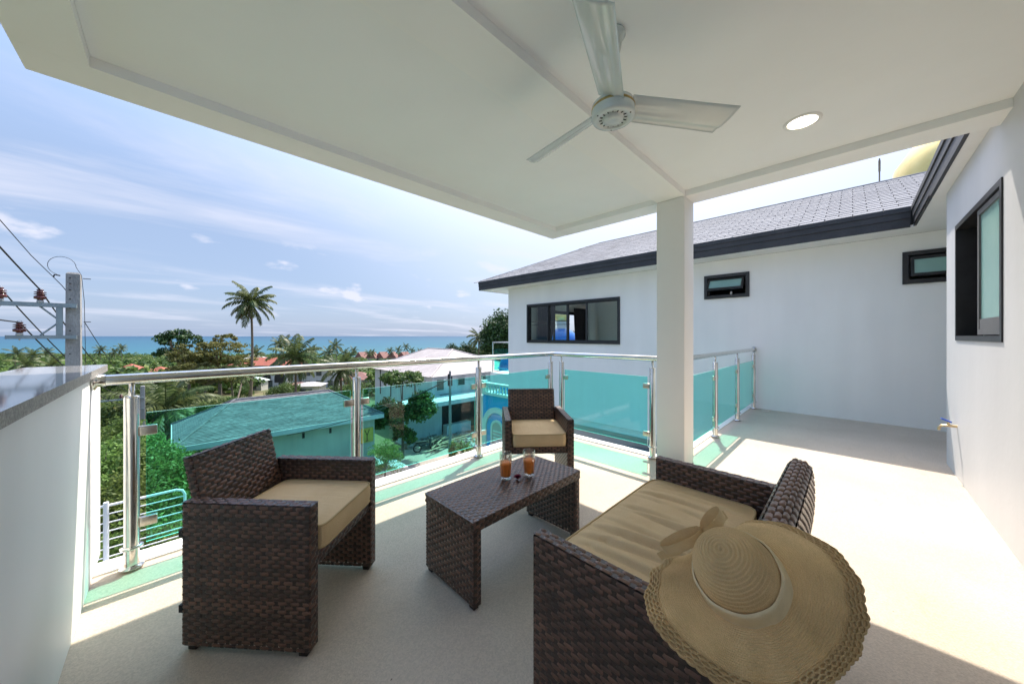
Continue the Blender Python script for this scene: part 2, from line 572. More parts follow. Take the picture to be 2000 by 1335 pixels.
M['glass'] = glass_mat('teal_glass', tuple(math.sqrt(c) for c in GT), 1.0)
M['glass_edge'] = pbr('glass_edge_green', (0.28, 0.66, 0.55), 0.15, spec=0.8)
M['wicker'] = wicker_mat()
M['wicker_dark'] = pbr('wicker_stake', (0.020, 0.012, 0.010), 0.5)
M['cushion'] = pbr('khaki_cushion', (0.74, 0.54, 0.305), 0.85, col2=(0.70, 0.50, 0.275), nscale=9, bump=0.25, bscale=420, spec=0.15, fine=(500, 0.10))
M['piping'] = pbr('cushion_piping', (0.56, 0.41, 0.22), 0.8, spec=0.15, fine=(300, 0.15))
M['straw'] = straw_mat()
M['ribbon'] = pbr('hat_ribbon', (0.80, 0.625, 0.36), 0.7, col2=(0.72, 0.55, 0.30), nscale=20, bump=0.2, bscale=300, spec=0.2)
M['fan'] = pbr('glossy_white_fan', (0.66, 0.70, 0.66), 0.16, col2=(0.62, 0.665, 0.63), nscale=5, spec=0.6, coat=0.4)
M['fan_gold'] = pbr('fan_gold_ring', (0.45, 0.33, 0.12), 0.3, 0.7, fine=(60, 0.3))
M['dark'] = pbr('dark_slot', (0.02, 0.02, 0.02), 0.7, fine=(50, 0.3))
M['fascia'] = pbr('charcoal_fascia', (0.030, 0.030, 0.033), 0.55, col2=(0.042, 0.042, 0.046), nscale=3, fine=(40, 0.12))
M['shingle'] = pbr('grey_shingle', (0.275, 0.275, 0.29), 0.85, col2=(0.205, 0.205, 0.215), nscale=2.2, bump=0.4, bscale=160, fine=(120, 0.25), spec=0.2)
M['shingle_pale'] = pbr('pale_grey_shingle', (0.305, 0.305, 0.32), 0.85, col2=(0.25, 0.25, 0.26), nscale=3, bump=0.4, bscale=160, fine=(120, 0.25), spec=0.2)
M['roof_slate'] = pbr('weathered_grey_roof', (0.20, 0.20, 0.21), 0.9, col2=(0.13, 0.13, 0.14), nscale=1.6, bump=0.4, bscale=40, fine=(9, 0.45), spec=0.15, stretch=(0.5, 2.5, 2.5))
M['shingle_under'] = pbr('roof_underlay', (0.075, 0.075, 0.08), 0.9, fine=(60, 0.3))
M['black_frame'] = pbr('black_aluminium', (0.014, 0.014, 0.015), 0.38, col2=(0.022, 0.022, 0.024), nscale=8, spec=0.5)
M['grey_frame'] = pbr('grey_aluminium', (0.10, 0.095, 0.095), 0.4, col2=(0.12, 0.115, 0.115), nscale=8, spec=0.5)
M['window_glass'] = glass_mat('window_glass', (0.84, 0.92, 0.88), 1.3)
M['frosted'] = pbr('frosted_green_glass', (0.26, 0.44, 0.40), 0.22, col2=(0.235, 0.41, 0.375), nscale=3, spec=0.6)
M['curtain'] = pbr('dark_curtain', (0.06, 0.05, 0.055), 0.85, col2=(0.045, 0.04, 0.04), nscale=12, stretch=(8, 8, 0.6))
M['room'] = pbr('room_paint', (0.76, 0.75, 0.72), 0.8, fine=(30, 0.05))
M['concrete'] = pbr('weathered_concrete', (0.36, 0.35, 0.33), 0.85, col2=(0.25, 0.24, 0.225), nscale=3.5, bump=0.4, bscale=50, stretch=(1, 1, 0.35), fine=(60, 0.2))
M['crossarm'] = pbr('galvanised_crossarm', (0.30, 0.35, 0.36), 0.5, 0.4, col2=(0.25, 0.29, 0.30), nscale=8)
M['insulator'] = pbr('brown_porcelain', (0.10, 0.018, 0.014), 0.15, col2=(0.13, 0.028, 0.02), nscale=20, spec=0.7)
M['grey_cap'] = pbr('grey_metal_cap', (0.5, 0.5, 0.5), 0.5, 0.2, fine=(50, 0.2))
M['wire'] = pbr('black_cable', (0.016, 0.016, 0.018), 0.55, fine=(50, 0.2))
M['white_metal'] = pbr('white_painted_steel', (0.78, 0.79, 0.78), 0.35, col2=(0.72, 0.73, 0.72), nscale=10)
M['blue_wall'] = wall_mat('bright_blue_paint', (0.010, 0.36, 0.68), 0.10)
M['mint'] = wall_mat('pale_mint_paint', (0.62, 0.74, 0.66), 0.06)
M['dome_blue'] = pbr('dome_blue', (0.015, 0.13, 0.45), 0.32, col2=(0.02, 0.17, 0.52), nscale=2, spec=0.5)
M['gold'] = pbr('gold_paint', (0.80, 0.62, 0.24), 0.34, 0.45, col2=(0.74, 0.55, 0.19), nscale=2)
M['far_white'] = wall_mat('far_white_paint', (0.56, 0.56, 0.57), 0.14)
M['far_cream'] = wall_mat('far_cream_paint', (0.50, 0.485, 0.42), 0.14)
M['pale_tile'] = pbr('pale_roof_tile', (0.42, 0.375, 0.36), 0.7, col2=(0.36, 0.32, 0.305), nscale=0.9, fine=(8, 0.15))
M['red_tile'] = pbr('red_roof_tile', (0.40, 0.105, 0.055), 0.75, col2=(0.30, 0.08, 0.05), nscale=1.2, fine=(9, 0.3))
M['old_tile'] = pbr('faded_red_roof', (0.27, 0.125, 0.10), 0.8, col2=(0.21, 0.10, 0.085), nscale=1.2, fine=(9, 0.3))
M['tin'] = pbr('pale_tin_roof', (0.46, 0.44, 0.42), 0.5, col2=(0.38, 0.36, 0.34), nscale=0.7)
M['void'] = pbr('dark_opening', (0.025, 0.024, 0.026), 0.6, fine=(3, 0.4))
M['far_glass'] = pbr('far_window_glass', (0.05, 0.065, 0.075), 0.12, col2=(0.07, 0.09, 0.10), nscale=2, spec=0.8)
M['timber'] = pbr('weathered_timber', (0.36, 0.29, 0.20), 0.85, col2=(0.25, 0.19, 0.12), nscale=4, stretch=(1, 6, 6), bump=0.3, bscale=30)
M['soil'] = pbr('bare_soil', (0.28, 0.185, 0.115), 0.95, col2=(0.20, 0.13, 0.085), nscale=2.0, bump=0.6, bscale=5, fine=(12, 0.35))
M['road'] = pbr('concrete_road', (0.36, 0.33, 0.275), 0.9, col2=(0.28, 0.255, 0.21), nscale=0.8, bump=0.3, bscale=8, fine=(14, 0.2), detail=8)
M['paving'] = pbr('pink_paving', (0.50, 0.32, 0.24), 0.85, col2=(0.42, 0.27, 0.20), nscale=2, fine=(14, 0.15))
M['yellow'] = pbr('yellow_sign', (0.62, 0.46, 0.08), 0.6, col2=(0.55, 0.40, 0.07), nscale=4)
M['bark'] = pbr('palm_bark', (0.22, 0.165, 0.125), 0.9, col2=(0.14, 0.105, 0.08), nscale=2, stretch=(1, 1, 5), bump=0.5, bscale=12)
M['bark_grey'] = pbr('grey_bark', (0.17, 0.14, 0.11), 0.9, col2=(0.10, 0.085, 0.065), nscale=4, bump=0.5, bscale=12)
M['leaf_dark'] = leaf_mat('dark_evergreen_leaf', (0.012, 0.036, 0.009), (0.060, 0.130, 0.025), 0.25)
M['leaf_mid'] = leaf_mat('mid_green_leaf', (0.020, 0.056, 0.010), (0.130, 0.215, 0.030), 0.36, alt=(0.20, 0.20, 0.035))
M['leaf_light'] = leaf_mat('light_green_leaf', (0.035, 0.095, 0.008), (0.20, 0.33, 0.040), 0.4)
M['leaf_dry'] = leaf_mat('dry_yellow_leaf', (0.050, 0.070, 0.014), (0.225, 0.245, 0.050), 0.35, alt=(0.32, 0.23, 0.05))
M['frond'] = leaf_mat('palm_frond', (0.022, 0.050, 0.010), (0.145, 0.190, 0.042), 0.3, rough=0.4)
M['frond_dry'] = leaf_mat('dry_palm_frond', (0.10, 0.065, 0.03), (0.30, 0.20, 0.09), 0.3)
M['frond_bright'] = leaf_mat('bright_palm_frond', (0.030, 0.085, 0.012), (0.150, 0.26, 0.040), 0.4)
M['juice'] = pbr('orange_juice', (0.96, 0.27, 0.05), 0.35, col2=(0.93, 0.24, 0.04), nscale=30, spec=0.4)
M['petal'] = pbr('crimson_petal', (0.22, 0.008, 0.04), 0.5, col2=(0.30, 0.012, 0.07), nscale=40)
M['brass'] = pbr('tap_brass', (0.62, 0.48, 0.28), 0.35, 0.9, fine=(60, 0.15))
M['tap_blue'] = pbr('tap_blue_handle', (0.02, 0.09, 0.50), 0.35, fine=(60, 0.15))
M['pool'] = pbr('pool_water', (0.02, 0.42, 0.62), 0.35, col2=(0.03, 0.50, 0.70), nscale=2.5, bump=0.15, bscale=6, spec=0.15)
M['pool_tile'] = pbr('pool_blue_tile', (0.03, 0.30, 0.50), 0.3, fine=(16, 0.25))
M['plastic_white'] = pbr('white_plastic', (0.72, 0.73, 0.75), 0.4, fine=(20, 0.05))
M['tyre'] = pbr('black_rubber', (0.015, 0.015, 0.015), 0.8, fine=(40, 0.3))
M['bike'] = pbr('motorbike_paint', (0.03, 0.05, 0.055), 0.25, col2=(0.05, 0.07, 0.08), nscale=6, spec=0.6)
M['car'] = pbr('pale_car_paint', (0.60, 0.66, 0.68), 0.2, col2=(0.56, 0.62, 0.64), nscale=1, coat=0.6)
M['lamp'] = emit_mat('warm_downlight', (1.0, 0.90, 0.70), 2.6)
M['white_trim'] = pbr('white_plastic_trim', (0.76, 0.75, 0.72), 0.4, fine=(40, 0.04))


def glass_tumbler_mat():
    m, nt, out = new_mat('clear_tumbler')
    g = nt.nodes.new('ShaderNodeBsdfGlass'); g.inputs['IOR'].default_value = 1.46; g.inputs['Roughness'].default_value = 0.0
    g.inputs['Color'].default_value = (0.97, 0.985, 0.98, 1)
    tr = nt.nodes.new('ShaderNodeBsdfTransparent'); tr.inputs[0].default_value = (0.95, 0.97, 0.96, 1)
    mx = nt.nodes.new('ShaderNodeMixShader'); mx.inputs[0].default_value = 0.72
    nt.links.new(g.outputs[0], mx.inputs[1]); nt.links.new(tr.outputs[0], mx.inputs[2]); nt.links.new(mx.outputs[0], out.inputs[0])
    return m


M['tumbler'] = glass_tumbler_mat()


def sea_mat():
    m, nt, out = new_mat('sea_water')
    N, L = nt.nodes.new, nt.links.new
    tc = N('ShaderNodeTexCoord')
    ln = N('ShaderNodeVectorMath'); ln.operation = 'LENGTH'; L(tc.outputs['Object'], ln.inputs[0])
    lg = N('ShaderNodeMath'); lg.operation = 'LOGARITHM'; lg.inputs[1].default_value = 10; L(ln.outputs['Value'], lg.inputs[0])
    mr = N('ShaderNodeMapRange'); mr.inputs[1].default_value = 2.8; mr.inputs[2].default_value = 4.1
    L(lg.outputs[0], mr.inputs[0])
    rp = N('ShaderNodeValToRGB')
    rp.color_ramp.elements[0].color = (0.040, 0.135, 0.155, 1)       # shallow turquoise by the beach
    rp.color_ramp.elements[1].color = (0.022, 0.072, 0.130, 1)       # deep water
    e = rp.color_ramp.elements.new(0.35); e.color = (0.028, 0.105, 0.152, 1)
    L(mr.outputs[0], rp.inputs[0])
    mp = N('ShaderNodeMapping'); mp.inputs['Scale'].default_value = (0.004, 0.004, 1); mp.inputs['Rotation'].default_value = (0, 0, 0.4)
    L(tc.outputs['Object'], mp.inputs[0])
    n = N('ShaderNodeTexNoise'); n.inputs['Scale'].default_value = 1.0; n.inputs['Detail'].default_value = 8
    L(mp.outputs[0], n.inputs[0])
    mu = N('ShaderNodeMix'); mu.data_type = 'RGBA'; mu.blend_type = 'MULTIPLY'; mu.inputs['Factor'].default_value = 1
    r2 = N('ShaderNodeMapRange'); r2.inputs[3].default_value = 0.86; r2.inputs[4].default_value = 1.14; L(n.outputs[0], r2.inputs[0])
    L(rp.outputs[0], mu.inputs['A']); L(r2.outputs[0], mu.inputs['B'])
    p = N('ShaderNodeBsdfPrincipled'); p.inputs['Roughness'].default_value = 0.55; p.inputs['Specular IOR Level'].default_value = 0.12
    L(mu.outputs['Result'], p.inputs['Base Color']); L(p.outputs[0], out.inputs[0])
    return m


def terrain_mat():
    m, nt, out = new_mat('hillside_ground')
    N, L = nt.nodes.new, nt.links.new
    tc = N('ShaderNodeTexCoord')
    n = N('ShaderNodeTexNoise'); n.inputs['Scale'].default_value = 0.12; n.inputs['Detail'].default_value = 8
    L(tc.outputs['Object'], n.inputs[0])
    rp = N('ShaderNodeValToRGB')
    rp.color_ramp.elements[0].position = 0.35; rp.color_ramp.elements[0].color = (0.050, 0.070, 0.020, 1)
    rp.color_ramp.elements[1].position = 0.68; rp.color_ramp.elements[1].color = (0.19, 0.15, 0.075, 1)
    e = rp.color_ramp.elements.new(0.5); e.color = (0.095, 0.105, 0.035, 1)
    L(n.outputs[0], rp.inputs[0])
    n2 = N('ShaderNodeTexNoise'); n2.inputs['Scale'].default_value = 3; n2.inputs['Detail'].default_value = 5
    L(tc.outputs['Object'], n2.inputs[0])
    b = N('ShaderNodeBump'); b.inputs['Strength'].default_value = 0.6; b.inputs['Distance'].default_value = 0.1
    p = N('ShaderNodeBsdfPrincipled'); p.inputs['Roughness'].default_value = 0.95
    L(n2.outputs[0], b.inputs['Height']); L(b.outputs[0], p.inputs['Normal'])
    L(rp.outputs[0], p.inputs['Base Color']); L(p.outputs[0], out.inputs[0])
    return m


M['sea'] = sea_mat()
M['terrain'] = terrain_mat()
M['lawn'] = pbr('mown_lawn', (0.115, 0.17, 0.035), 0.95, col2=(0.16, 0.19, 0.05), nscale=0.5, fine=(6, 0.3))


# ------------------------------------------------------------------ setting: sea, terrain
def build_sea():
    rings = [300, 600, 900, 1500, 3000, 6000, 12000, 25000, 50000, 100000]
    seg = 96
    mb = MB()
    vs, fs = [], []
    for r in rings:
        for k in range(seg):
            a = 2 * PI * k / seg
            vs.append((r * math.cos(a), r * math.sin(a), 0))
    for i in range(len(rings) - 1):
        for k in range(seg):
            q = (k + 1) % seg
            fs.append((i * seg + k, (i + 1) * seg + k, (i + 1) * seg + q, i * seg + q))
    mb.add(vs, fs)
    o = mb.build('sea', M['sea'])
    o.location = (0, 0, -38.7)
    tag(o, 'flat turquoise sea running out to the horizon', None, None, 'structure')


def build_terrain():
    ds = [-14, -6, 2, 6, 10, 15, 20, 26, 33, 40, 50, 64, 80, 100, 120, 150, 190, 240, 300, 380, 470, 560, 640, 700, 740]
    rs = [-3.0, -2.2, -1.7, -1.35, -1.1, -0.85, -0.6, -0.4, -0.2, 0, 0.2, 0.45, 0.8, 1.2, 1.6]
    vs, fs = [], []
    for d in ds:
        for q in rs:
            r = q * max(d, 30)
            x, y = (d + r) / SQ, (d - r) / SQ
            z = ground(x, y)
            if d > 36:
                z += random.uniform(-0.5, 0.5)
            vs.append((x, y, z))
    n = len(rs)
    for i in range(len(ds) - 1):
        for k in range(n - 1):
            fs.append((i * n + k, i * n + k + 1, (i + 1) * n + k + 1, (i + 1) * n + k))
    mb = MB(); mb.add(vs, fs, 0, True)
    tag(mb.build('terrain', M['terrain']), 'green hillside falling away to the shore', None, None, 'structure')


def sheet(name, pts, mat, label, lift):
    """Ground sheet draped over the terrain: pts are (left, right) pairs along a strip."""
    mb = MB(); vs = []; fs = []
    for (a, b) in pts:
        for t in (0, 0.5, 1):
            x = a[0] + (b[0] - a[0]) * t; y = a[1] + (b[1] - a[1]) * t
            vs.append((x, y, ground(x, y) + lift))
    for i in range(len(pts) - 1):
        for k in range(2):
            fs.append((i * 3 + k, i * 3 + k + 1, (i + 1) * 3 + k + 1, (i + 1) * 3 + k))
    mb.add(vs, fs)
    o = mb.build(name, mat)
    return tag(o, label, None, None, 'structure')


build_sea()
build_terrain()


def on_ground(px, d):
    p = at(px, 656, d)
    return Vector((p.x, p.y, ground(p.x, p.y)))


def gp(px, d):
    p = at(px, 656, d)
    return (p.x, p.y)


sheet('road', [(gp(560, 17.5), gp(500, 13.5)), (gp(690, 21.5), gp(660, 17)), (gp(760, 25.5), gp(770, 19.3)), (gp(850, 26.2), gp(870, 21.0)), (gp(945, 27.5), gp(985, 22)), (gp(1060, 30), gp(1100, 24))], M['road'], 'pale concrete lane beside the parked motorbike', 0.03)
sheet('footpath', [(gp(560, 13.0), gp(560, 10)), (gp(720, 18.2), gp(720, 15)), (gp(840, 19.8), gp(860, 17)), (gp(930, 21), gp(960, 18)), (gp(1000, 21.5), gp(1020, 18))], M['paving'], 'pinkish paved strip just below the balcony', 0.045)
sheet('soil_yard', [(gp(770, 27.2), gp(775, 25.6)), (gp(800, 29.6), gp(815, 26.4)), (gp(860, 30.5), gp(880, 26.8)), (gp(930, 31), gp(950, 27.8))], M['soil'], 'bare brown building yard behind the motorbike', 0.06)
sheet('lawn', [(gp(440, 60), gp(440, 47)), (gp(500, 64), gp(510, 48)), (gp(560, 66), gp(580, 50)), (gp(620, 68), gp(630, 54))], M['lawn'], 'bright lawn below the tall palm', 0.6)

# ------------------------------------------------------------------ balcony floor, walls, patio roof
mb = MB()
mb.prism([(-0.56, -0.68), (5.6, -0.68), (5.6, -2.0), (7.45, -2.0), (7.45, 1.36), (3.74, 1.36), (3.74, 3.02), (-0.56, 3.02)], -0.35, 0.0)
tag(mb.build('balcony_floor', M['floor']), 'pale washed pebble balcony floor', None, None, 'structure')
# white kerb along the outer edge, sunlit floor put into its white colour, 12 cm wide, standing 12 mm proud of the pebble finish
t = thing('sunlit_edging', 'thin white kerb along the balcony edge under the glass', 'edging', (1.7, 2.95, 0))
for lo, hi in (((-0.30, 2.885, -0.36), (3.755, 3.035, 0.012)), ((3.645, 1.43, -0.36), (3.755, 2.885, 0.012)), ((3.81, 1.30, -0.36), (7.45, 1.375, 0.012))):
    mb = MB(); mb.box(lo, hi, bevel=0.004); mb.build('sunlit_floor_strip', M['sunlit_edge'], t)

# storey of our own building beneath the balcony
mb = MB()
mb.prism([(-0.5, -0.7), (4.9, -0.7), (4.9, 0.9), (3.2, 0.9), (3.2, 2.3), (-0.5, 2.3)], -7.4, -0.37)
tag(mb.build('lower_storey', M['wall']), 'white lower storey wall carrying the balcony', 'wall')

# left parapet
t = thing('parapet_wall', 'chest-high white parapet wall with a grey granite top', 'wall', (-0.43, 1.5, 0))
mb = MB(); mb.box((-0.54, -0.68, 0.0), (-0.30, 3.17, 1.085), bevel=0.006); mb.build('wall_body', M['wall'], t)
mb = MB()
mb.box((-0.575, -0.68, 1.0875), (-0.275, 3.21, 1.1275), m=0)
o = mb.build('granite_coping', [M['granite'], M['granite_edge']], t)
o.data.polygons.foreach_set('material_index', [1, 0, 1, 1, 1, 1])


def wall_with_holes(mb, axis, c0, c1, u0, u1, z0, z1, holes, m=0):
    """Slab between planes c0 (front) and c1 (back) on the given axis ('x' or 'y'), pierced by (u0, u1, z0, z1) openings."""
    us = sorted({u0, u1, *[h[0] for h in holes], *[h[1] for h in holes]})
    zs = sorted({z0, z1, *[h[2] for h in holes], *[h[3] for h in holes]})

    def pt(c, u, z):
        return (c, u, z) if axis == 'x' else (u, c, z)

    def solid(i, j):
        if i < 0 or j < 0 or i >= len(us) - 1 or j >= len(zs) - 1:
            return False
        uc, zc = (us[i] + us[i + 1]) / 2, (zs[j] + zs[j + 1]) / 2
        return not any(h[0] < uc < h[1] and h[2] < zc < h[3] for h in holes)
    for i in range(len(us) - 1):
        for j in range(len(zs) - 1):
            if not solid(i, j):
                continue
            a, b, c, d = us[i], us[i + 1], zs[j], zs[j + 1]
            for cc in (c0, c1):
                mb.add([pt(cc, a, c), pt(cc, b, c), pt(cc, b, d), pt(cc, a, d)], [(0, 1, 2, 3)], m)
            for (di, dj, e) in ((-1, 0, ((a, c), (a, d))), (1, 0, ((b, c), (b, d))), (0, -1, ((a, c), (b, c))), (0, 1, ((a, d), (b, d)))):
                if not solid(i + di, j + dj):
                    (ua, za), (ub, zb) = e
                    mb.add([pt(c0, ua, za), pt(c0, ub, zb), pt(c1, ub, zb), pt(c1, ua, za)], [(0, 1, 2, 3)], m)


def bar(mb, axis, u0, u1, z0, z1, c0, c1, m=0, bevel=0.0):
    if axis == 'x':
        mb.box((min(c0, c1), u0, z0), (max(c0, c1), u1, z1), m, bevel=bevel)
    else:
        mb.box((u0, min(c0, c1), z0), (u1, max(c0, c1), z1), m, bevel=bevel)


def rect_frame(mb, axis, u0, u1, z0, z1, w, c0, c1, m=0):
    bar(mb, axis, u0, u1, z0, z0 + w, c0, c1, m)
    bar(mb, axis, u0, u1, z1 - w, z1, c0, c1, m)
    bar(mb, axis, u0, u0 + w, z0 + w, z1 - w, c0, c1, m)
    bar(mb, axis, u1 - w, u1, z0 + w, z1 - w, c0, c1, m)


# right-hand house wall with its sliding window
WY = -0.68
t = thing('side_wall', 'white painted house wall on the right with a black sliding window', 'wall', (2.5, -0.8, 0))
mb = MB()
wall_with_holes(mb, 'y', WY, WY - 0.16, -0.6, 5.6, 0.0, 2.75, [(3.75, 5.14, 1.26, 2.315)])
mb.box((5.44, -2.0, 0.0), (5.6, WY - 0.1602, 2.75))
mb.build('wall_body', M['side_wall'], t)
win = MB(); rect_frame(win, 'y', 3.75, 5.14, 1.26, 2.315, 0.042, WY + 0.008, WY - 0.14)
wf = win.build('sliding_window', M['black_frame'], t)
mb = MB(); rect_frame(mb, 'y', 3.80, 4.42, 1.31, 2.265, 0.04, WY - 0.005, WY - 0.035); mb.box((3.84, WY - 0.03, 1.35), (4.38, WY - 0.008, 1.43))
mb.build('window_sash', M['grey_frame'], wf)
mb = MB(); mb.box((3.84, WY - 0.024, 1.43), (4.38, WY - 0.016, 2.225)); mb.build('window_pane', M['frosted'], wf)
mb = MB(); bar(mb, 'y', 4.44, 4.465, 1.31, 2.265, WY - 0.06, WY - 0.09); bar(mb, 'y', 4.60, 4.615, 1.31, 2.265, WY - 0.06, WY - 0.08)
mb.build('track_rail', M['grey_frame'], wf)
mb = MB(); mb.box((4.47, WY - 0.06, 1.62), (4.50, WY - 0.035, 1.70), bevel=0.004); mb.build('latch', M['grey_cap'], wf)
mb = MB(); mb.box((3.4, -2.0, 0.4), (5.43, -1.99, 2.75)); mb.box((3.4, -2.0, 0.4), (3.41, WY - 0.17, 2.75)); mb.box((3.4, -2, 2.70), (5.43, WY - 0.17, 2.71)); mb.box((3.4, -2, 0.4), (5.43, WY - 0.17, 0.41))
mb.build('room_lining', M['void'], t)

# pillar
mb = MB(); mb.box((3.54, 1.16, 0.0), (3.81, 1.43, 2.668), bevel=0.006)
tag(mb.build('pillar', M['pillar']), 'square white pillar holding up the patio roof corner', 'pillar')

# patio roof
ZB, ZC, ZT = 2.67, 2.725, 2.98
t = thing('patio_roof', 'flat white patio roof with recessed ceiling panels and beams', 'roof', (1.6, 1.2, 2.67))
mb = MB()
mb.box((-0.53, 2.75, ZB), (3.81, 3.0, ZT)); mb.build('edge_beam', M['beam'], t)
mb = MB(); mb.box((3.56, WY, ZB), (3.812, 2.749, ZT)); mb.build('edge_beam', M['beam'], t)
mb = MB(); mb.box((-0.53, WY, ZB), (-0.295, 2.749, ZT)); mb.build('edge_beam', M['beam'], t)
mb = MB(); mb.box((-0.294, 1.16, ZB + 0.001), (3.559, 1.43, ZC + 0.02)); mb.build('middle_beam', M['beam'], t)
mb = MB(); mb.box((-0.294, 1.431, ZC), (3.559, 2.749, ZT - 0.01)); mb.build('ceiling_panel', M['ceiling'], t)
mb = MB(); mb.box((-0.294, WY, ZC), (3.559, 1.159, ZT - 0.01)); mb.build('ceiling_panel', M['ceiling'], t)

# downlight
c = Vector((2.966, 0.236, ZC))
t = thing('downlight', 'round lit recessed downlight in the patio ceiling', 'ceiling light', c)
mb = MB(); mb.lathe([(0.078, -0.002), (0.080, -0.008), (0.098, -0.006), (0.102, 0.0)], 36, c=c); mb.build('trim_ring', M['white_trim'], t)
mb = MB(); mb.lathe([(0.0, -0.003), (0.078, -0.003)], 36, c=c, smooth=False); mb.build('lamp_diffuser', M['lamp'], t)

# ------------------------------------------------------------------ white house across the balcony
HX, HY, EX, EZ0, EZ1 = 7.45, 7.61, 6.95, 2.75, 3.01
RX, RZ = 9.67, 4.25
house = thing('white_house', 'white house wing with grey shingle roof and black framed windows', 'house', (8.5, 3, 0))
mb = MB()
w1 = (3.86, 6.81, 1.105, 2.225); w2 = (1.326, 2.068, 2.02, 2.475); w3 = (-1.25, -0.507, 2.04, 2.50)
wall_with_holes(mb, 'x', HX, HX + 0.15, -2.0, HY, -0.84, EZ0, [w1, w2, w3])
mb.build('front_wall', M['wall'], house)
mb = MB()
wall_with_holes(mb, 'y', HY, HY - 0.15, HX + 0.151, 11.9, -0.84, EZ0, [(8.75, 11.45, 0.05, 2.2)])
mb.build('balcony_wall', M['wall'], house)
mb = MB()
mb.box((11.75, -2.0, -0.84), (11.9, HY - 0.151, EZ0))
mb.box((HX + 0.151, 3.2, 0.0), (11.749, 3.3, EZ0 - 0.06)); mb.box((5.601, -2.15, 0.0), (11.9, -2.001, EZ0))
mb.box((HX + 0.151, -2.0, -0.1), (11.749, HY - 0.151, -0.001)); mb.box((HX + 0.151, -2.0, EZ0 - 0.05), (11.749, HY - 0.151, EZ0 - 0.01))
mb.box((HX + 0.02, -2.0, -0.99), (11.9, HY, -0.841))
mb.build('inner_wall', M['room'], house)

# soffits and fascias
mb = MB()
mb.box((EX + 0.026, -0.569, EZ0 + 0.002), (HX - 0.001, HY + 0.84, EZ0 + 0.03)); mb.box((HX - 0.001, HY + 0.001, EZ0 + 0.002), (12.4, HY + 0.84, EZ0 + 0.03))
mb.box((5.601, -2.0, EZ0 + 0.002), (HX - 0.001, -0.57, EZ0 + 0.03)); mb.box((3.815, WY - 0.2, EZ0 + 0.002), (5.6, -0.596, EZ0 + 0.03))
mb.build('soffit', M['wall'], house)


def fascia_run(a, b, nrm):
    """Stepped charcoal fascia board along the eave from a to b, stepping out along nrm."""
    for z0, z1, out in ((EZ0, EZ0 + 0.12, 0.0), (EZ0 + 0.12, EZ0 + 0.205, 0.012), (EZ0 + 0.205, EZ1, 0.024)):
        mb = MB()
        th = 0.024
        xs = [a[0], b[0], a[0] + nrm[0] * (out + 0.0), b[0] + nrm[0] * out, a[0] - nrm[0] * th, b[0] - nrm[0] * th]
        ys = [a[1], b[1], a[1] + nrm[1] * out, b[1] + nrm[1] * out, a[1] - nrm[1] * th, b[1] - nrm[1] * th]
        mb.box((min(xs), min(ys), z0), (max(xs), max(ys), z1))
        mb.build('fascia_board', M['fascia'], house)


fascia_run((EX, -0.545), (EX, 8.455), (-1, 0))
fascia_run((3.816, -0.57), (EX - 0.03, -0.57), (0, 1))
fascia_run((EX + 0.03, 8.455), (12.45, 8.455), (0, 1))

# roof: underlay faces, ridge caps and separate shingles on the slope we see
slope = (RZ - EZ1) / (RX - EX)
sl_len = math.hypot(RX - EX, RZ - EZ1)
sl_ang = math.atan2(RZ - EZ1, RX - EX)
mb = MB()
A = (EX, -0.57, EZ1); B = (RX, -3.29, RZ); Cc = (RX, 5.735, RZ); D = (EX, 8.455, EZ1); E2 = (12.4, 8.455, EZ1)
mb.add([A, B, Cc, D], [(0, 1, 2, 3)]); mb.add([D, Cc, E2], [(0, 1, 2)]); mb.add([Cc, B, (12.4, -3.29, EZ1), E2], [(0, 1, 2, 3)])
mb.add([A, (3.816, -0.57, EZ1), (3.816, -3.29, RZ), B], [(0, 1, 2, 3)])
roof = mb.build('roof', M['shingle_under'], house)
SW, SE = 0.30, 0.1475
NR = int(sl_len / SE)
me_sh = [None, None]
for k, mt in enumerate(('shingle', 'shingle_pale')):
    s = MB(); s.add([(0.0, 0.003, 0.012), (0, SW - 0.008, 0.012), (SE * 1.25, SW - 0.008, 0.004), (SE * 1.25, 0.003, 0.004), (0, 0.003, 0.0), (0, SW - 0.008, 0.0), (SE * 1.25, SW - 0.008, 0.0), (SE * 1.25, 0.003, 0.0)],
          [(0, 3, 2, 1), (0, 1, 5, 4), (1, 2, 6, 5), (3, 0, 4, 7)])
    me = bpy.data.meshes.new('shingle'); me.from_pydata(s.v, [], s.f); me.materials.append(M[mt]); me_sh[k] = me
cands = []
for r in range(NR):
    u = r * SE + 0.005
    x = EX + u * math.cos(sl_ang); z = EZ1 + u * math.sin(sl_ang)
    ylo, yhi = A[1] - (x - EX), D[1] - (x - EX)
    y = ylo - SW + (0.5 * SW if r % 2 else 0.0) + 0.31
    y = math.floor((ylo) / SW) * SW + (0.5 * SW if r % 2 else 0.0)
    while y < yhi - 0.02:
        if y > ylo - 0.16:
            cands.append((x, y, z))
        y += SW
rot = Matrix.Rotation(-sl_ang, 4, 'Y')
cands.sort(key=lambda p: p[0] + p[1])
rest = MB()
inv_house = ORG[house.name].inverted()
for i, (x, y, z) in enumerate(cands):
    mt = Matrix.Translation((x - 0.01, y, z + 0.003)) @ rot
    if i < 300:
        o = link(bpy.data.objects.new('shingle', me_sh[random.random() < 0.4]))
        o.parent = roof
        o.matrix_local = inv_house @ mt @ Matrix.Translation((0, 0, random.uniform(0, 0.002)))
    else:
        rest.add([v.co for v in me_sh[0].vertices], [list(p.vertices) for p in me_sh[0].polygons], random.random() < 0.4, False, mt)
o = rest.build('shingle_field', [M['shingle'], M['shingle_pale']], roof)
o['kind'] = 'stuff'
mb = MB()
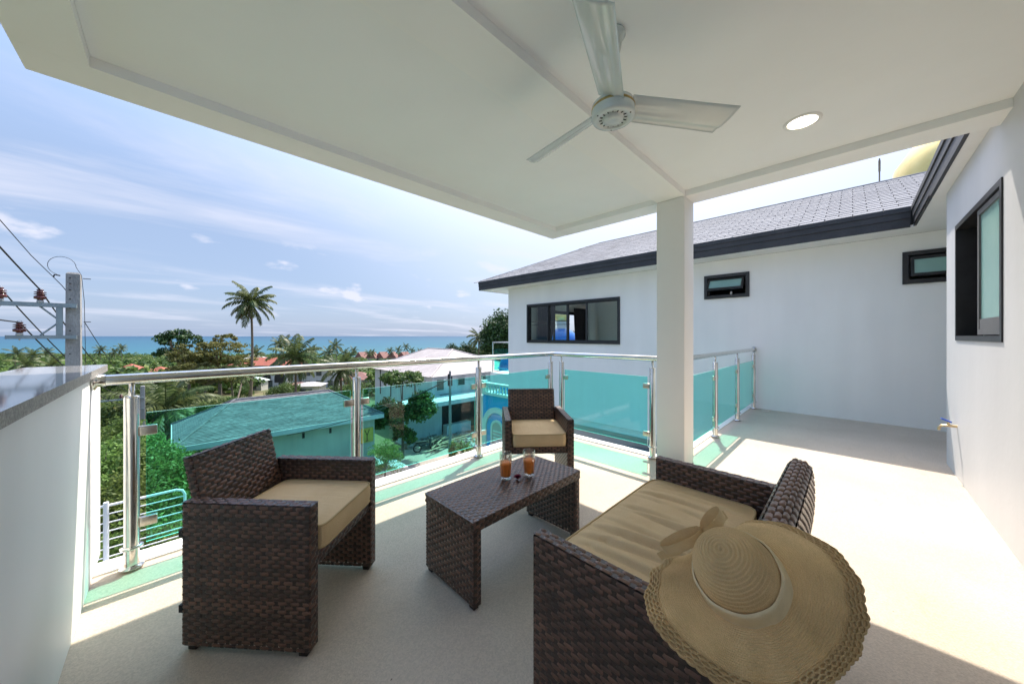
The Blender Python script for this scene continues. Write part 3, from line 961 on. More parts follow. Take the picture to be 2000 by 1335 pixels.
mb.tube([B, Cc], 0.035, 6); mb.tube([D, Cc], 0.03, 6); mb.tube([A, B], 0.02, 6)
mb.build('ridge_cap', M['shingle'], roof)

# windows of the white house
t1 = MB(); rect_frame(t1, 'x', w1[0], w1[1], w1[2], w1[3], 0.055, HX - 0.03, HX + 0.12)
wf = t1.build('sliding_window', M['black_frame'], house)
L1 = w1[1] - w1[0]
cuts = [w1[0] + 0.055, w1[0] + 0.95, w1[0] + 1.55, w1[0] + 2.18, w1[1] - 0.055]
for i in range(4):
    mb = MB(); dx = 0.03 if i in (0, 3) else 0.065
    rect_frame(mb, 'x', cuts[i], cuts[i + 1], w1[2] + 0.055, w1[3] - 0.055, 0.035, HX + dx, HX + dx + 0.03)
    mb.build('window_sash', M['black_frame'], wf)
    if i == 1:
        continue
    mb = MB(); mb.box((HX + dx + 0.012, cuts[i] + 0.035, w1[2] + 0.09), (HX + dx + 0.018, cuts[i + 1] - 0.035, w1[3] - 0.09))
    mb.build('window_pane', M['window_glass'], wf)
mb = MB()
for zz in (1.62, 1.72):
    mb.tube([(HX + 0.105, w1[0] + 1.5, zz), (HX + 0.105, w1[1] - 0.08, zz)], 0.008, 6)
mb.build('safety_bar', M['black_frame'], wf)
for (a, b) in ((5.55, 5.9), (4.0, 4.5)):
    pass


def awning(w, ang):
    mbw = MB(); rect_frame(mbw, 'x', w[0], w[1], w[2], w[3], 0.055, HX - 0.03, HX + 0.11)
    f = mbw.build('awning_window', M['black_frame'], house)
    mb = MB(); rect_frame(mb, 'x', w[0] + 0.05, w[1] - 0.05, w[2] + 0.05, w[3] - 0.05, 0.025, HX + 0.06, HX + 0.10); mb.build('inner_frame', M['black_frame'], f)
    top = w[3] - 0.085
    h = w[3] - w[2] - 0.18
    mt = Matrix.Translation((HX - 0.012, 0, top)) @ Matrix.Rotation(ang, 4, 'Y')
    mb = MB()
    y0, y1 = w[0] + 0.075, w[1] - 0.075
    for (a, b, c, d) in ((y0, y1, -0.035, 0), (y0, y1, -h, -h + 0.04), (y0, y0 + 0.035, -h + 0.04, -0.035), (y1 - 0.035, y1, -h + 0.04, -0.035)):
        mb.box((-0.012, a, c), (0.018, b, d), mat=mt)
    mb.build('window_sash', M['black_frame'], f)
    mb = MB(); mb.box((0.0, y0 + 0.034, -h + 0.039), (0.006, y1 - 0.034, -0.034), mat=mt); mb.build('window_pane', M['frosted'], f)
    mb = MB(); mb.box((HX - 0.02, (y0 + y1) / 2 - 0.1, w[2] + 0.06), (HX + 0.01, (y0 + y1) / 2 - 0.07, w[2] + 0.12)); mb.build('handle', M['grey_cap'], f)


awning(w2, R(38))
awning(w3, R(12))


# curtains inside the room
def curtain(x0, x1, y, z0, z1, pinch):
    mb = MB(); n = 40; vs = []; fs = []
    rows = 8
    for j in range(rows + 1):
        tz = j / rows
        z = z1 + (z0 - z1) * tz
        k = 1 - pinch * (tz ** 1.5)
        for i in range(n + 1):
            x = x0 + (x1 - x0) * (i / n) * k
            vs.append((x, y + 0.035 * math.sin(i * 1.55) * (0.6 + 0.4 * tz), z))
    for j in range(rows):
        for i in range(n):
            a = j * (n + 1) + i
            fs.append((a, a + 1, a + n + 2, a + n + 1))
    mb.add(vs, fs, 0, True)
    mb.build('curtain', M['curtain'], house)


curtain(8.55, 9.45, HY - 0.28, 0.1, 2.35, 0.55)
curtain(11.5, 10.55, HY - 0.28, 0.1, 2.35, 0.25)
mb = MB(); rect_frame(mb, 'y', 8.75, 11.45, 0.05, 2.2, 0.06, HY - 0.02, HY - 0.13)
df = mb.build('balcony_door', M['black_frame'], house)
for i in range(3):
    a = 8.81 + i * 0.86
    mb = MB(); rect_frame(mb, 'y', a, a + 0.86, 0.11, 2.14, 0.045, HY - 0.05, HY - 0.09); mb.build('door_sash', M['black_frame'], df)

# small balcony of the house
bt = thing('house_balcony', 'small glass fronted balcony projecting from the far end of the white house', 'balcony', (9.3, 8.3, -0.3))
mb = MB(); mb.box((8.0, HY + 0.001, -0.34), (10.9, 9.08, 0.02)); mb.build('slab', M['wall'], bt)
mb = MB(); mb.tube([(8.06, HY + 0.02, 1.07), (8.06, 9.02, 1.07), (10.8, 9.02, 1.07)], 0.028, 10); mb.build('handrail', M['steel'], bt)
for p in ((8.06, 9.02), (9.4, 9.02), (10.8, 9.02), (8.06, HY + 0.06)):
    mb = MB(); mb.tube([(p[0], p[1], 0.02), (p[0], p[1], 1.06)], 0.022, 10); mb.build('post', M['steel'], bt)
mb = MB(); mb.box((8.055, HY + 0.12, 0.1), (8.063, 8.95, 0.86)); mb.build('glass_panel', M['glass'], bt)
mb = MB(); mb.box((8.15, 9.016, 0.1), (10.7, 9.024, 0.86)); mb.build('glass_panel', M['glass'], bt)

# antenna on the ridge
mb = MB(); mb.tube([(10.5, -0.4, 3.85), (10.5, -0.4, 5.02)], 0.012, 8); mb.tube([(10.5, -0.4, 4.75), (10.5, -0.4, 4.98)], 0.018, 8)
tag(mb.build('roof_pole', M['timber']), 'thin upright pole sticking up behind the shingle ridge', 'pole')

# shaded terrace and pool under the white house
mb = MB(); mb.box((9.4, -1.0, -3.6), (9.55, 7.5, -1.0)); mb.box((5.2, -1.0, -3.6), (5.3, 0.85, -0.4))
tag(mb.build('terrace_wall', M['room']), 'shaded back wall below the white house', 'wall')
mb = MB(); mb.prism([(4.95, 0.95), (9.39, 0.95), (9.39, 7.5), (4.95, 7.5)], -3.5, -3.2)
tag(mb.build('terrace_floor', M['concrete']), 'shaded concrete terrace below the white house', None, None, 'structure')
pt = thing('swimming_pool', 'raised blue tiled pool glimpsed below the glass beside the pillar', 'pool', (7.4, 3, -3.2))
mb = MB(); rect_frame(mb, 'x', 0, 1, 0, 1, 0.1, 0, 1) if False else mb.prism([(5.7, 1.3), (9.2, 1.3), (9.2, 4.55), (5.7, 4.55)], -3.199, -1.82); mb.build('basin', M['pool_tile'], pt)
mb = MB(); mb.prism([(5.8, 1.4), (9.1, 1.4), (9.1, 4.45), (5.8, 4.45)], -1.819, -1.80); mb.build('water', M['pool'], pt)
for (x, y, lab) in ((8.2, 5.9, 'white plastic chair on the shaded terrace, its back showing under the glass'), (8.0, 5.15, 'white plastic chair on the shaded terrace next to the blue pool')):
    ct = thing('plastic_chair', lab, 'chair', (x, y, -3.2), 0.6, 'plastic chairs on the lower terrace')
    mb = MB(); mb.box((-0.24, -0.24, 0.42), (0.24, 0.24, 0.45), bevel=0.01); mb.build('seat', M['plastic_white'], ct, local=True)
    mb = MB(); n = 10
    vs = []; fs = []
    for i in range(n + 1):
        a = R(200) + R(140) * i / n
        vs += [(0.26 * math.cos(a), 0.22 + 0.10 * math.sin(a) * -1 - 0.1, 0.55), (0.30 * math.cos(a), 0.30 + 0.10 * math.sin(a) * -1 - 0.1, 1.25 - 0.2 * abs(i / n - 0.5))]
    for i in range(n):
        fs.append((2 * i, 2 * i + 2, 2 * i + 3, 2 * i + 1))
    mb.add(vs, fs, 0, True); mb.build('backrest', M['plastic_white'], ct, local=True)
    for sx in (-1, 1):
        for sy in (-1, 1):
            mb = MB(); mb.tube([(sx * 0.2, sy * 0.2, 0.42), (sx * 0.24, sy * 0.25, 0.0)], 0.02, 8); mb.build('leg', M['plastic_white'], ct, local=True)


# ------------------------------------------------------------------ glass railing
def railing(name, label, rails, posts, panels):
    t = thing(name, label, 'railing', (posts[0][0], posts[0][1], 0))
    for pts in rails:
        mb = MB(); mb.tube(pts, 0.029, 20); mb.build('handrail', M['steel'], t)
    for (x, y, clamps) in posts:
        mb = MB()
        mb.lathe([(0.0, 0.012), (0.05, 0.012), (0.05, 0.018), (0.033, 0.022), (0.0315, 0.03), (0.0315, 0.955), (0.029, 0.965), (0.0, 0.966)], 20, c=(x, y, 0))
        p = mb.build('post', M['steel'], t)
        mb = MB(); mb.lathe([(0.012, 0.96), (0.012, 1.035), (0.0, 1.035)], 12, c=(x, y, 0)); mb.build('pin', M['steel'], p)
        mb = MB(); mb.lathe([(0.0325, 0.118), (0.047, 0.122), (0.047, 0.130), (0.0325, 0.134)], 20, c=(x, y, 0)); mb.build('collar', M['steel'], p)
        for (cx, cy) in clamps:
            for z in (0.25, 0.765):
                mb = MB()
                x0, x1 = sorted((x + cx * 0.028, x + cx * 0.10)); y0, y1 = sorted((y + cy * 0.028, y + cy * 0.10))
                if cx:
                    mb.box((x0, y - 0.014, z - 0.027), (x1, y + 0.014, z + 0.027), bevel=0.005)
                    mb.tube([(x + cx * 0.07, y - 0.016, z), (x + cx * 0.07, y + 0.016, z)], 0.006, 8)
                else:
                    mb.box((x - 0.014, y0, z - 0.027), (x + 0.014, y1, z + 0.027), bevel=0.005)
                    mb.tube([(x - 0.016, y + cy * 0.07, z), (x + 0.016, y + cy * 0.07, z)], 0.006, 8)
                mb.build('clamp', M['brushed'], p)
    for (a, b) in panels:
        mb = MB()
        if abs(a[0] - b[0]) > abs(a[1] - b[1]):
            mb.box((a[0], a[1] - 0.005, 0.13), (b[0], a[1] + 0.005, 0.865))
        else:
            mb.box((a[0] - 0.005, min(a[1], b[1]), 0.13), (a[0] + 0.005, max(a[1], b[1]), 0.865))
        o = mb.build('glass_panel', [M['glass'], M['glass_edge']], t)
        ax = 1 if abs(a[0] - b[0]) > abs(a[1] - b[1]) else 0
        o.data.polygons.foreach_set('material_index', [0 if abs(p.normal[ax]) > 0.5 else 1 for p in o.data.polygons])
    return t


RY, RXX = 2.85, 3.62
px_front = [-0.157, 1.065, 2.34, 3.60]
t = railing('glass_railing', 'steel railing with teal glass panels turning the balcony corner to the pillar',
            [[(-0.298, RY, 1.062), (0.6, RY, 1.062), (2, RY, 1.062), (RXX, RY, 1.062), ], [(RXX, RY, 1.062), (RXX, 2.2, 1.062), (RXX, 1.43, 1.062)]],
            [(px_front[0], RY, [(1, 0)]), (px_front[1], RY, [(-1, 0), (1, 0)]), (px_front[2], RY, [(-1, 0), (1, 0)]), (px_front[3] - 0.02, RY, [(-1, 0)]),
             (RXX, 2.70, [(0, -1)]), (RXX, 1.505, [(0, 1)])],
            [((px_front[0] + 0.055, RY), (px_front[1] - 0.05, RY)), ((px_front[1] + 0.05, RY), (px_front[2] - 0.05, RY)), ((px_front[2] + 0.05, RY), (px_front[3] - 0.075, RY)),
             ((RXX, 2.645), (RXX, 1.56))])
mb = MB(); mb.lathe([(0.0, -0.031), (0.02, -0.026), (0.034, 0), (0.02, 0.026), (0.0, 0.031)], 16, c=(RXX, RY, 1.062)); mb.build('corner_joint', M['steel'], t)
mb = MB(); mb.lathe([(0.0, 0.0), (0.05, 0.0), (0.05, 0.012), (0.034, 0.02), (0.032, 0.05)], 20, mat=Matrix.Translation((-0.2995, RY, 1.062)) @ Matrix.Rotation(R(90), 4, 'Y')); mb.build('wall_flange', M['steel'], t)
t = railing('glass_railing', 'shorter steel and teal glass railing between the pillar and the white house',
            [[(3.812, 1.25, 1.062), (5.5, 1.25, 1.062), (7.40, 1.25, 1.062)]],
            [(4.95, 1.25, [(1, 0), (-1, 0)]), (6.14, 1.25, [(1, 0), (-1, 0)]), (7.36, 1.25, [(-1, 0)])],
            [((3.86, 1.25), (4.90, 1.25)), ((5.0, 1.25), (6.09, 1.25)), ((6.19, 1.25), (7.31, 1.25))])
mb = MB(); mb.lathe([(0.0, -0.05), (0.03, -0.045), (0.048, 0), (0.03, 0.045), (0.0, 0.05)], 16, c=(7.40, 1.25, 1.062)); mb.build('end_cap', M['steel'], t)

# lower stair railing outside the parapet
t = thing('bar_railing', 'white railing of thin horizontal bars on the landing below the balcony', 'railing', (-0.3, 8, -2.4))
zt_, zb_ = -1.27, -2.23
mb = MB()
mb.tube([(-1.2, 8, zt_), (-0.2, 8, zt_), (0.06, 8, zt_), (0.13, 8, zt_ - 0.03), (0.16, 8, zt_ - 0.1), (0.16, 8, zb_ - 0.1)], 0.019, 10); mb.build('top_rail', M['white_metal'], t)
for i in range(8):
    z = zt_ - 0.13 * (i + 1)
    mb = MB(); mb.tube([(-1.2, 8, z), (0.155, 8, z)], 0.0095, 8); mb.build('bar', M['white_metal'], t)
mb = MB(); mb.tube([(-0.70, 7.98, zt_ + 0.06), (-0.70, 7.98, zb_ - 0.1)], 0.03, 8); mb.build('post', M['white_metal'], t)
mb = MB(); mb.box((-1.3, 7.2, -7.4), (0.2, 8.06, zb_ - 0.1))
tag(mb.build('stair_landing', M['wall']), 'white landing block that carries the thin bar railing', 'landing')

# tap and drain
t = thing('water_tap', 'brass garden tap with a blue lever low on the right wall', 'tap', (5.10, WY, 0.47))
mb = MB(); mb.tube([(5.10, WY, 0.47), (5.10, WY + 0.05, 0.47)], 0.012, 10); mb.tube([(5.10, WY + 0.045, 0.47), (5.10, WY + 0.09, 0.465), (5.10, WY + 0.105, 0.445), (5.10, WY + 0.107, 0.42)], 0.011, 10)
mb.tube([(5.10, WY + 0.05, 0.47), (5.10, WY + 0.05, 0.505)], 0.009, 8); mb.build('body', M['brass'], t)
mb = MB(); mb.box((5.085, WY + 0.03, 0.505), (5.115, WY + 0.10, 0.517), bevel=0.003, mat=Matrix.Translation((5.10, WY + 0.05, 0.51)) @ Matrix.Rotation(R(25), 4, 'X') @ Matrix.Translation((-5.10, -WY - 0.05, -0.51))); mb.build('handle', M['tap_blue'], t)
mb = MB(); mb.box((7.22, 1.02, 0.0005), (7.34, 1.12, 0.006), bevel=0.002)
tag(mb.build('floor_drain', M['brushed']), 'small square metal floor drain by the white house wall', 'drain')


# ------------------------------------------------------------------ wicker furniture
def rounded_rect(L_, W_, r, n=4):
    pts = []
    for (cx, cy, a0) in ((L_ / 2 - r, W_ / 2 - r, 0), (-L_ / 2 + r, W_ / 2 - r, 90), (-L_ / 2 + r, -W_ / 2 + r, 180), (L_ / 2 - r, -W_ / 2 + r, 270)):
        for k in range(n + 1):
            a = R(a0 + 90 * k / n)
            pts.append((cx + r * math.cos(a), cy + r * math.sin(a)))
    return pts


def resample(pts, n, closed):
    P_ = [Vector((p[0], p[1])) for p in pts]
    if closed:
        P_.append(P_[0])
    seg = [(P_[i + 1] - P_[i]).length for i in range(len(P_) - 1)]
    tot = sum(seg)
    out = []
    i, acc = 0, 0.0
    for k in range(n if closed else n + 1):
        s = tot * k / n
        while i < len(seg) - 1 and acc + seg[i] < s:
            acc += seg[i]; i += 1
        f = min(1.0, (s - acc) / max(seg[i], 1e-9))
        p = P_[i].lerp(P_[i + 1], f)
        tdir = (P_[i + 1] - P_[i]).normalized()
        out.append((p, Vector((tdir.y, -tdir.x))))
    return out, tot


PER, PITCH = 0.052, 0.0168


def weave(mb, pts, closed, z0, z1, mat, flip=False, amp=0.0048, spp=8):
    """Woven strands running along the plan path pts, stacked between z0 and z1, over upright stakes."""
    P_ = [Vector((p[0], p[1])) for p in pts]
    tot = sum((P_[(i + 1) % len(P_)] - P_[i]).length for i in range(len(P_) if closed else len(P_) - 1))
    per_n = max(2, round(tot / PER))
    n = per_n * spp
    path, _ = resample(pts, n, closed)
    rows = max(1, round((z1 - z0) / PITCH))
    ph = (z1 - z0) / rows
    w = ph * 0.93
    sgn = -1 if flip else 1
    for i in range(rows):
        zc = z0 + (i + 0.5) * ph
        shift = (i % 2) * 0.5 + random.uniform(-0.02, 0.02)
        base = 0.52 + random.gauss(0, 0.13)
        vs = []; fs = []
        tones = []
        seed = random.random() * 50
        for k, (p, nr) in enumerate(path):
            u = (k / spp + shift) % 1.0
            dip = max(0.0, 1 - abs(u - 0.5) / 0.21)
            dip = dip * dip * (3 - 2 * dip)
            off = amp * (1 - 2.1 * dip)
            tl = base + 0.16 * math.sin(k * 0.31 + seed) * math.sin(k * 0.047 + seed * 3)
            jz = 0.0006 * math.sin(k * 0.9 + seed)
            for (dz, o2) in ((-w / 2, -0.0042), (0, 0.0), (w / 2, -0.0042)):
                q = p + nr * sgn * (off + o2)
                vs.append((q.x, q.y, zc + dz + jz)); tones.append(min(1, max(0, tl)))
        m_ = len(path)
        for k in range(m_ if closed else m_ - 1):
            q = (k + 1) % m_
            for c_ in range(2):
                fs.append((k * 3 + c_, q * 3 + c_, q * 3 + c_ + 1, k * 3 + c_ + 1))
        b = len(mb.v)
        mb.add(vs, fs, 0, True, mat)
        mb.tone[b:] = tones
    # stakes
    mb.cur = 0.0
    ns = per_n * 2
    path, _ = resample(pts, ns, closed)
    for (p, nr) in path:
        tg = Vector((-nr.y, nr.x)) * 0.0085
        q = p + nr * sgn * 0.0006
        mb.add([(q.x - tg.x, q.y - tg.y, z0), (q.x + tg.x, q.y + tg.y, z0), (q.x + tg.x, q.y + tg.y, z1), (q.x - tg.x, q.y - tg.y, z1)], [(0, 1, 2, 3)], 0, False, mat)
    mb.cur = 0.5


def patch(mb, x0, x1, y0, y1, z, mat=None):
    """Flat woven sheet in the XY plane facing up: strands run along x."""
    mt = Matrix(((1, 0, 0, 0), (0, 0, 1, 0), (0, 1, 0, z), (0, 0, 0, 1)))
    # path along x in the plan (x, height) with normal pointing up
    weave(mb, [(x0, 0.0), (x1, 0.0)], False, y0, y1, (mat or Matrix()) @ mt, flip=True)


def arm_panel(L_, T_, h, cx, cy, name, parent):
    """Closed woven loop panel, long side along local y, with a woven top."""
    mb = MB()
    base = Matrix.Translation((cx, cy, 0)) @ Matrix.Rotation(R(90), 4, 'Z')
    weave(mb, rounded_rect(L_, T_, 0.010), True, 0.025, h - 0.006, base)
    patch(mb, -L_ / 2 + 0.004, L_ / 2 - 0.004, -T_ / 2 + 0.003, T_ / 2 - 0.003, h - 0.0035, base)
    mb.cur = 0.0
    mb.box((cx - T_ / 2 + 0.012, cy - L_ / 2 + 0.012, 0.04), (cx + T_ / 2 - 0.012, cy + L_ / 2 - 0.012, h - 0.018))
    o = mb.build(name, [M['wicker']], parent, local=True, tone=True)
    for s in (-1, 1):
        f = MB(); f.box((cx - 0.018, cy + s * (L_ / 2 - 0.035) - 0.018, 0.0), (cx + 0.018, cy + s * (L_ / 2 - 0.035) + 0.018, 0.03), bevel=0.003)
        f.build('foot', M['wicker_dark'], o, local=True)
    return o


def cushion_mesh(x0, x1, y0, y1, z0, z1, wrinkle=0.0, seed=0):
    mb = MB()
    nx, ny, nz = (90 if x1 - x0 > 0.7 else 40), 20, 6
    cx, cy = (x0 + x1) / 2, (y0 + y1) / 2
    hx, hy, hz = (x1 - x0) / 2, (y1 - y0) / 2, (z1 - z0) / 2
    rnd = random.Random(seed)
    ph = [rnd.uniform(0, 6) for _ in range(8)]

    def warp(u, v, w):
        # superellipse corners in plan, puffed top, soft wrinkles
        r = (abs(u) ** 14 + abs(v) ** 14) ** (1 / 14)
        k = max(abs(u), abs(v)) / max(r, 1e-6)
        x, y = u * k * hx, v * k * hy
        edge = (1 - abs(u) ** 3) * (1 - abs(v) ** 3)
        z = w * hz + (0.014 * edge * w)
        if abs(w) < 0.99:
            bul = (1 - w * w) * 0.006
            if max(abs(u), abs(v)) > 0.999:
                if abs(u) >= abs(v): x += math.copysign(bul, u)
                if abs(v) >= abs(u): y += math.copysign(bul, v)
        if w > 0 and wrinkle:
            f = 0.0
            for q in range(11):
                u0 = -0.86 + 0.172 * q + 0.05 * math.sin(q * 2.7 + ph[0])
                e = u - u0 - 0.10 * math.sin(1.3 * v + ph[q % 8]) * (0.4 + 0.3 * math.sin(q))
                a = abs(math.sin(0.9 * v + ph[(q + 3) % 8])) ** 0.7 * (0.45 + 0.55 * abs(math.sin(q * 1.9 + ph[1])))
                f += a * (0.75 * math.exp(-((e + 0.05) / 0.045) ** 2) - 1.0 * math.exp(-(e / 0.022) ** 2))
            z += wrinkle * edge * f * w
        return (cx + x, cy + y, (z0 + z1) / 2 + z)

    def grid(fn, nu, nv, fl):
        vs = [fn(-1 + 2 * i / nu, -1 + 2 * j / nv) for j in range(nv + 1) for i in range(nu + 1)]
        fs = []
        for j in range(nv):
            for i in range(nu):
                a = j * (nu + 1) + i
                q = (a, a + 1, a + nu + 2, a + nu + 1)
                fs.append(q if not fl else tuple(reversed(q)))
        mb.add(vs, fs, 0, True)
    grid(lambda u, v: warp(u, v, 1), nx * 2, ny * 2, False)
    grid(lambda u, v: warp(u, v, -1), nx, ny, True)
    grid(lambda u, w: warp(u, -1, w), nx * 2, nz, False)
    grid(lambda u, w: warp(u, 1, w), nx * 2, nz, True)
    grid(lambda v, w: warp(-1, v, w), ny * 2, nz, True)
    grid(lambda v, w: warp(1, v, w), ny * 2, nz, False)
    loops = []
    for w in (1, -1):
        pts = []
        for (a, b, nn) in (((-1, -1), (1, -1), nx), ((1, -1), (1, 1), ny), ((1, 1), (-1, 1), nx), ((-1, 1), (-1, -1), ny)):
            for i in range(nn):
                f = i / nn
                pts.append(warp(a[0] + (b[0] - a[0]) * f, a[1] + (b[1] - a[1]) * f, w))
        loops.append(pts)
    return mb, loops


def make_seat(name, label, cat, W_, wrinkle, seed, tilt=13, bt_=0.05, wedge=0.0):
    """Wicker armchair or loveseat: front edge at local y = 0, back toward +y."""
    D_, T_, AH = 0.55, 0.055, 0.615
    t = thing(name, label, cat)
    for s in (-1, 1):
        arm_panel(D_, T_, AH, s * (W_ / 2 - T_ / 2), D_ / 2, 'arm_panel', t)
    wi = W_ - 2 * T_ - 0.008
    # seat frame: front band, deck
    mb = MB()
    weave(mb, [(-wi / 2, 0.012), (wi / 2, 0.012)], False, 0.335, 0.402, Matrix())
    weave(mb, [(wi / 2, 0.50), (-wi / 2, 0.50)], False, 0.335, 0.402, Matrix())
    mb.cur = 0.2
    mb.box((-wi / 2, 0.02, 0.345), (wi / 2, 0.495, 0.385))
    mb.build('seat_frame', [M['wicker']], t, local=True, tone=True)
    # backrest: a woven slab that leans back
    mt = Matrix.Translation((0, 0.505, 0.385)) @ Matrix.Rotation(R(-tilt), 4, 'X')
    mb = MB()
    hb = 0.405
    I_ = Matrix()
    weave(mb, rounded_rect(wi, bt_, bt_ * 0.42), True, 0.0, hb - 0.008, I_)
    patch(mb, -wi / 2 + 0.004, wi / 2 - 0.004, -bt_ / 2 + 0.003, bt_ / 2 - 0.003, hb - 0.005, I_)
    mb.cur = 0.0
    mb.box((-wi / 2 + 0.012, -bt_ / 2 + 0.012, 0.01), (wi / 2 - 0.012, bt_ / 2 - 0.012, hb - 0.02))
    out = []
    for (x, y, z) in mb.v:
        f = min(1.0, max(0.0, z / hb))
        if wedge:
            # full rounded rear that stays upright while the front leans back
            y2 = y + (wedge * (1 - f) * (0.5 + y / bt_)) + 0.018 * math.sin(PI * f) * (0.5 + y / bt_)
            z = z - 0.016 * (abs(y) / (bt_ / 2)) ** 2 * f ** 6
            y = y2
        p = mt @ Vector((x, y, z)); out.append((p.x, p.y, p.z))
    mb.v = out
    mb.build('backrest', [M['wicker']], t, local=True, tone=True)
    mb, loops = cushion_mesh(-wi / 2 + 0.006, wi / 2 - 0.006, -0.012, 0.478, 0.404, 0.497, wrinkle, seed)
    c_ = mb.build('cushion', M['cushion'], t, local=True)
    for lp in loops:
        pm = MB(); pm.tube(lp, 0.0048, 6, closed=True); pm.build('piping', M['piping'], c_, local=True)
    return t


chair_label = 'brown wicker armchair with a khaki cushion at the left, its side panel toward us'
ch = make_seat('wicker_armchair', chair_label, 'armchair', 0.57, 0.003, 1)
ch['group'] = 'brown wicker armchairs'
ch2 = copy_tree(ch)
ch.location = (0.607, 1.734, 0); ch.rotation_euler = (0, 0, R(41.3))
ch2.location = (2.13, 1.81, 0); ch2.rotation_euler = (0, 0, R(-41.3))
ch2['label'] = 'brown wicker armchair facing us behind the table in the railing corner'
for s in ((-1, 0.47), (-1, 0.16)):
    b_ = MB(); b_.box((-0.287, 0.545, s[1]), (-0.262, 0.562, s[1] + 0.03)); b_.build('fixing_bolt', M['dark'], ch, local=True)
ls = make_seat('wicker_loveseat', 'two-seat brown wicker sofa with a wrinkled khaki cushion in the foreground', 'sofa', 1.10, 0.023, 5, 19, 0.075, 0.085)
ls.location = (1.44, 0.785, 0); ls.rotation_euler = (0, 0, PI)

# coffee table
t = thing('wicker_table', 'low brown wicker coffee table holding two juice glasses', 'table', (1.44, 1.47, 0))
TX, TY, TH = 0.88, 0.44, 0.43
for s in (-1, 1):
    mb = MB()
    base = Matrix.Translation((s * (TX / 2 - 0.026), 0, 0)) @ Matrix.Rotation(R(90), 4, 'Z')
    weave(mb, rounded_rect(TY - 0.01, 0.042, 0.010), True, 0.022, TH - 0.056, base)
    mb.cur = 0.0
    mb.box((s * (TX / 2 - 0.026) - 0.009, -TY / 2 + 0.02, 0.035), (s * (TX / 2 - 0.026) + 0.009, TY / 2 - 0.02, TH - 0.06))
    o = mb.build('leg_panel', [M['wicker']], t, local=True, tone=True)
    for q in (-1, 1):
        f = MB(); f.box((s * (TX / 2 - 0.026) - 0.015, q * (TY / 2 - 0.035) - 0.018, 0.0), (s * (TX / 2 - 0.026) + 0.015, q * (TY / 2 - 0.035) + 0.018, 0.026), bevel=0.003)
        f.build('foot', M['wicker_dark'], o, local=True)
mb = MB()
weave(mb, rounded_rect(TX, TY, 0.014), True, TH - 0.052, TH - 0.004, Matrix())
patch(mb, -TX / 2 + 0.004, TX / 2 - 0.004, -TY / 2 + 0.004, TY / 2 - 0.004, TH - 0.0042, Matrix())
mb.cur = 0.2
mb.box((-TX / 2 + 0.01, -TY / 2 + 0.01, TH - 0.045), (TX / 2 - 0.01, TY / 2 - 0.01, TH - 0.010))
mb.build('table_top', [M['wicker']], t, local=True, tone=True)


# juice glasses
def tumbler(x, y, label):
    t = thing('juice_glass', label, 'glass', (x, y, TH + 0.001), 0, 'glasses of orange juice on the wicker table')
    mb = MB()
    mb.lathe([(0.0, 0.0), (0.029, 0.0), (0.031, 0.004), (0.032, 0.02), (0.0375, 0.09), (0.0385, 0.125), (0.037, 0.155), (0.0363, 0.1565), (0.0355, 0.155), (0.0368, 0.125), (0.0358, 0.09), (0.0304, 0.022), (0.028, 0.0165), (0.0, 0.016)], 32)
    mb.build('tumbler', M['tumbler'], t, local=True)
    mb = MB(); mb.lathe([(0.0, 0.0168), (0.0278, 0.0172), (0.0300, 0.0225), (0.0353, 0.088), (0.0358, 0.100), (0.0, 0.100)], 32); mb.build('juice', M['juice'], t, local=True)


tumbler(1.445, 1.50, 'tumbler of orange juice at the left, beside the red flower')
tumbler(1.58, 1.43, 'tumbler of orange juice at the right on the table')

# flower
t = thing('flower', 'dark crimson flower head lying between the juice glasses', 'flower', (1.49, 1.44, TH + 0.002))
for k in range(26):
    a = k * 2.399; e = R(12 + 62 * (k / 26))
    L_ = 0.036 - 0.013 * k / 26
    mt = Matrix.Rotation(a, 4, 'Z') @ Matrix.Rotation(-e, 4, 'Y')
    mb = MB(); mb.add([(0.002, 0, 0.004), (L_ * 0.6, 0.008, 0.009), (L_, 0, 0.006), (L_ * 0.6, -0.008, 0.009)], [(0, 3, 2, 1)], mat=mt); mb.add([(0.002, 0, 0.003), (L_ * 0.6, 0.008, 0.008), (L_, 0, 0.005), (L_ * 0.6, -0.008, 0.008)], [(0, 1, 2, 3)], mat=mt)
    mb.build('petal', M['petal'], t, local=True)
mb = MB(); mb.lathe([(0.0, 0.0), (0.008, 0.002), (0.009, 0.008), (0.0, 0.016)], 10); mb.build('centre', M['petal'], t, local=True)


